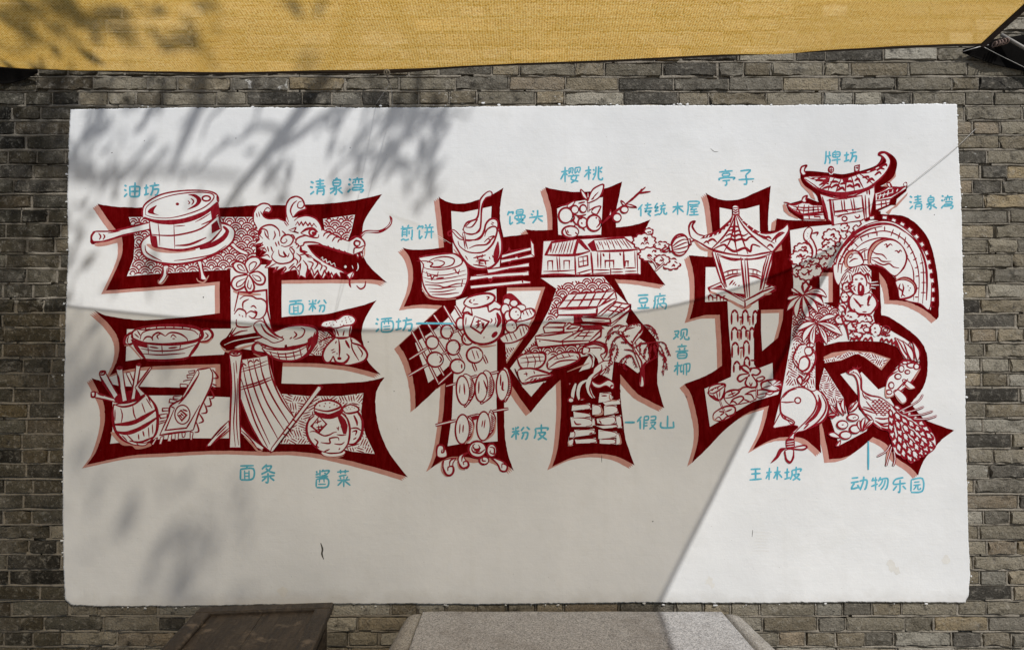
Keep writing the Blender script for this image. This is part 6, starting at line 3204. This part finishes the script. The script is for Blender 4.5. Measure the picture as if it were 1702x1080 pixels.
# rounded side stones
def side_stone(x_in0, x_in1, sgn, w0, w1, chip):
    prof = [(0, 0), (.35, .0), (.6, -.006), (.8, -.02), (.93, -.045), (1.0, -.085), (1.0, -.16), (0, -.16)]
    vs = []; fs = []; n = 26; m = len(prof)
    for i in range(n + 1):
        t = i / n; y = -.058 - (depth + .01) * t; xin = x_in0 + (x_in1 - x_in0) * t; w = w0 + (w1 - w0) * t
        rnd = min(1, i / 2.0 + .35)
        for (a, b) in prof:
            p = Vector((xin + sgn * a * w * (.86 + .14 * rnd), y, zb - .004 + b - (1 - rnd) * .012))
            p += noise.noise_vector(p * 30) * chip + noise.noise_vector(p * 9) * chip
            vs.append(p)
    for i in range(n):
        for q in range(m):
            a, b = i * m + q, i * m + (q + 1) % m
            fs.append((a, b, b + m, a + m) if sgn < 0 else (a, a + m, b + m, b))
    fs.append(tuple(range(m))); fs.append(tuple(n * m + q for q in range(m)))
    o = mesh_obj('side_stone', vs, fs, M['granite_side'], None, smooth=True); keep_world(o, bench)
side_stone(pl.x - .006, pl.x - .012, -1, .075, .105, .0015)
side_stone(pr.x + .010, pr.x + .024, 1, .085, .115, .0028)
for xx in (pl.x + .16, pr.x - .16):
    slab('leg', xx - .11, xx + .11, xx - .11, xx + .11, -.10, -.45, zb - th - .001, .0, M['granite_side'], .01, 4, .002)

# ------------------------------------------------------------------ low dark wooden table at the lower left
zt_ = .565
A_ = on_z(331, 1009, zt_); B_ = on_z(555, 998, zt_)
ux = (B_ - A_); W_ = ux.length; ang = math.atan2(ux.y, ux.x) * .72
ux = Vector((math.cos(ang), math.sin(ang), 0)); uy = Vector((-ux.y, ux.x, 0))
mid = (A_ + B_) / 2
D_ = .52
ctr = mid - uy * (D_ / 2)
table = empty('wooden_table', (ctr.x, ctr.y, 0)); table.rotation_euler = (0, 0, ang)
tag(table, 'low old dark wood table with framed top beside the bench', 'table')
fr = .062
def tb(name, size, loc, bev=.006, jit=.0012, cuts=3, rot=(0, 0, 0)):
    return bevel_box(name, size, M['wood'], table, loc, rot, bev, 2, jit, cuts)
tb('frame_rail', (W_, fr, .032), (0, D_ / 2 - fr / 2, zt_ - .016))
tb('frame_rail', (W_, fr, .032), (0, -D_ / 2 + fr / 2, zt_ - .016))
tb('frame_stile', (fr, D_ - 2 * fr - .002, .032), (-W_ / 2 + fr / 2, 0, zt_ - .016))
tb('frame_stile', (fr, D_ - 2 * fr - .002, .032), (W_ / 2 - fr / 2, 0, zt_ - .016))
pw = (W_ - 2 * fr) / 2
for k_ in range(2):
    tb('top_plank', (pw - .0012, D_ - 2 * fr - .003, .02), (-W_ / 2 + fr + pw * (k_ + .5), 0, zt_ - .0225), .0015)
for sx in (-1, 1):
    for sy in (-1, 1):
        tb('leg', (.05, .05, zt_ - .033), (sx * (W_ / 2 - .045), sy * (D_ / 2 - .045), (zt_ - .033) / 2))
for sy in (-1, 1): tb('apron', (W_ - .145, .02, .07), (0, sy * (D_ / 2 - .04), zt_ - .069))
for sx in (-1, 1): tb('apron', (.02, D_ - .145, .07), (sx * (W_ / 2 - .04), 0, zt_ - .069))

# ------------------------------------------------------------------ tree behind the viewer: its twigs and leaves shade the wall
SD = Vector((S_X, -1, S_Z))
def sh(px, py, k): return on_y(px, py, 0) + SD * k
tree = empty('shade_tree', (-1.3, -4.6, 0))
tag(tree, 'leafy tree standing behind the viewer, shading the upper left of the wall', 'tree')
trunk = MB()
t0 = Vector((-1.3, -4.6, 0))
trunk.tube(cr3([t0, t0 + Vector((.05, .02, 1.5)), t0 + Vector((-.06, .05, 3.2)), t0 + Vector((.05, .15, 4.8)), t0 + Vector((.2, .3, 6.4)), t0 + Vector((.25, .4, 8.2))], 4), [.17 - .0068 * i for i in range(21)], 12)
tob = trunk.build('trunk', M['bark'], None, True); keep_world(tob, tree)
rt = random.Random(11)
limbs = MB(); lv = []; lf = []
def branch(pts, r0, r1):
    p = cr3(pts, 5); n = len(p)
    limbs.tube(p, [r0 + (r1 - r0) * i / (n - 1) for i in range(n)], 6)
def leaf(c, s):
    d = Vector((rt.gauss(0, 1), rt.gauss(0, 1), rt.gauss(0, .7))).normalized()
    e = d.orthogonal().normalized(); e.rotate(Matrix.Rotation(rt.uniform(0, 6.3), 3, d))
    f = d.cross(e)
    n = len(lv)
    lv.extend([c - e * s, c + f * s * .45 + d * s * .1, c + e * s, c - f * s * .45 + d * s * .1])
    lf.append((n, n + 1, n + 2)); lf.append((n, n + 2, n + 3))
def cluster(c, r, n, s=.045, stretch=(1, 1, 1)):
    for _ in range(n):
        g_ = Vector((rt.gauss(0, .5) * stretch[0], rt.gauss(0, .5) * stretch[1], rt.gauss(0, .5) * stretch[2])) * r
        leaf(c + g_, s * rt.uniform(.6, 1.2))
def twigs(n, seed):
    r2 = random.Random(seed)
    for _ in range(n):
        x0, y0_ = r2.uniform(120, 760), r2.uniform(120, 250)
        L_ = r2.uniform(50, 130); an = math.radians(r2.uniform(105, 150)); kk = K_ + r2.uniform(-.3, .4)
        p_ = [sh(x0 + L_ * t_ * math.cos(an) + r2.uniform(-6, 6), y0_ + L_ * t_ * math.sin(an) + r2.uniform(-6, 6), kk) for t_ in (0, .35, .7, 1)]
        branch(p_, r2.uniform(.008, .016), .004)
top = t0 + Vector((.25, .4, 8.2)); fork = t0 + Vector((.2, .3, 6.4))
K_ = 2.5
# boughs arch over from the trunk and droop towards the wall
hub = sh(560, -120, K_ + .2)
branch([fork, (fork + hub) / 2 + Vector((0, 0, .9)), hub, sh(560, 90, K_)], .07, .032)
branch([sh(560, 90, K_), sh(503, 183, K_), sh(440, 265, K_ - .05), sh(385, 335, K_ - .1), sh(350, 400, K_ - .1)], .034, .012)
branch([sh(470, 225, K_), sh(430, 215, K_), sh(395, 240, K_), sh(370, 235, K_)], .012, .005)
branch([sh(330, 190, K_), sh(360, 170, K_), sh(400, 165, K_)], .010, .005)
branch([sh(640, 270, K_), sh(600, 260, K_), sh(560, 285, K_), sh(545, 310, K_)], .012, .005)
branch([sh(690, 200, K_), sh(740, 190, K_), sh(780, 200, K_)], .010, .004)
branch([sh(250, 288, K_), sh(220, 340, K_), sh(235, 420, K_), sh(250, 500, K_)], .012, .006)
branch([sh(446, 258, K_), sh(492, 233, K_ + .1), sh(540, 198, K_ + .1), sh(600, 170, K_)], .020, .010)
branch([sh(440, 265, K_), sh(455, 300, K_), sh(480, 340, K_)], .010, .004)
hub2 = sh(330, -80, K_ + .8)
branch([fork, (fork + hub2) / 2 + Vector((0, 0, .5)), hub2, sh(335, 120, K_ + .6), sh(330, 180, K_ + .5), sh(300, 250, K_ + .5), sh(282, 300, K_ + .5)], .06, .010)
branch([sh(60, 250, K_ + 1.2), sh(130, 298, K_ + 1.1), sh(250, 288, K_ + 1.0), sh(400, 300, K_ + .9)], .024, .012)
hub3 = sh(120, 30, K_ + 1.2)
branch([fork, (fork + hub3) / 2 + Vector((0, 0, .3)), hub3, sh(60, 250, K_ + 1.2)], .05, .024)
branch([hub3, sh(160, 150, K_ + .9), sh(150, 230, K_ + .8), sh(140, 300, K_ + .8)], .018, .007)
branch([hub, sh(680, 60, K_), sh(690, 190, K_), sh(650, 260, K_), sh(610, 320, K_)], .024, .006)
branch([sh(690, 190, K_), sh(720, 230, K_), sh(700, 320, K_)], .012, .005)
twigs(14, 4)
LEAVES = [(165, 205, .14, 70), (200, 190, .12, 40), (150, 260, .10, 30), (250, 185, .12, 24), (640, 195, .10, 34), (680, 215, .12, 60), (655, 250, .10, 46), (620, 275, .09, 34), (700, 250, .10, 44), (560, 250, .08, 18),
          (585, 300, .09, 26), (690, 300, .08, 32), (710, 330, .07, 22), (470, 345, .08, 14), (455, 290, .07, 20), (400, 330, .09, 18), (560, 200, .08, 14), (600, 215, .07, 14),
          (740, 200, .10, 20), (700, 190, .10, 40), (330, 310, .10, 14), (260, 300, .12, 22), (160, 310, .12, 28), (130, 345, .14, 26), (250, 480, .10, 18), (150, 470, .12, 22), (200, 400, .14, 18),
          (60, 250, .22, 120), (40, 330, .22, 100), (60, 180, .2, 90), (30, 420, .22, 90), (90, 450, .15, 30), (20, 500, .2, 60), (-40, 300, .3, 150), (300, 150, .14, 20), (520, 140, .1, 14), (640, 140, .14, 40), (420, 160, .12, 16)]
for (x_, y_, r_, n_) in LEAVES:
    cluster(sh(x_, y_, K_ + rt.uniform(-.25, .5)), r_, int(n_ * (.29 if x_ > 100 else .45)))
# leaves over the cloth and low down on the left
for (x_, y_, r_, n_) in [(290, 870, .2, 90), (260, 930, .22, 70), (370, 900, .16, 70), (330, 950, .16, 60), (120, 900, .25, 60), (150, 800, .2, 40)]:
    cluster(sh(x_, y_, K_ + 2.8 + rt.uniform(-.3, .5)), r_ * 1.5, int(n_ * .16), .07)
for (x_, y_, r_, n_) in [(20, 50, .14, 90), (110, 55, .10, 60), (170, 70, .09, 60), (200, 78, .06, 26), (260, 12, .1, 40), (340, 14, .10, 40), (60, 90, .06, 16), (250, 100, .05, 10), (350, 97, .05, 16), (480, 110, .05, 12), (30, 20, .16, 50)]:
    cluster(on_y(x_, y_, -.85) + SD * (K_ + .3 + rt.uniform(-.2, .3)), r_ * .65, int(n_ * .34), .045, (2.0, 1, .45))
# the rest of the crown, up and to the left of the viewer
for _ in range(60):
    c_ = t0 + Vector((rt.gauss(-1.2, 1.0), rt.gauss(-.6, .9), 7.6 + rt.gauss(0, .8)))
    w_ = c_ - SD * (-c_.y)
    if -2.35 < w_.x and w_.z < 3.0: continue
    cluster(c_, .5, 70, .07)
    branch([fork + Vector((0, 0, .8)), (fork + c_) / 2 + Vector((0, 0, .3)), c_], .02, .004)
lo = limbs.build('limbs', M['bark'], None, True); keep_world(lo, tree)
cro = mesh_obj('crown', lv, lf, M['leaf'], None); keep_world(cro, tree)
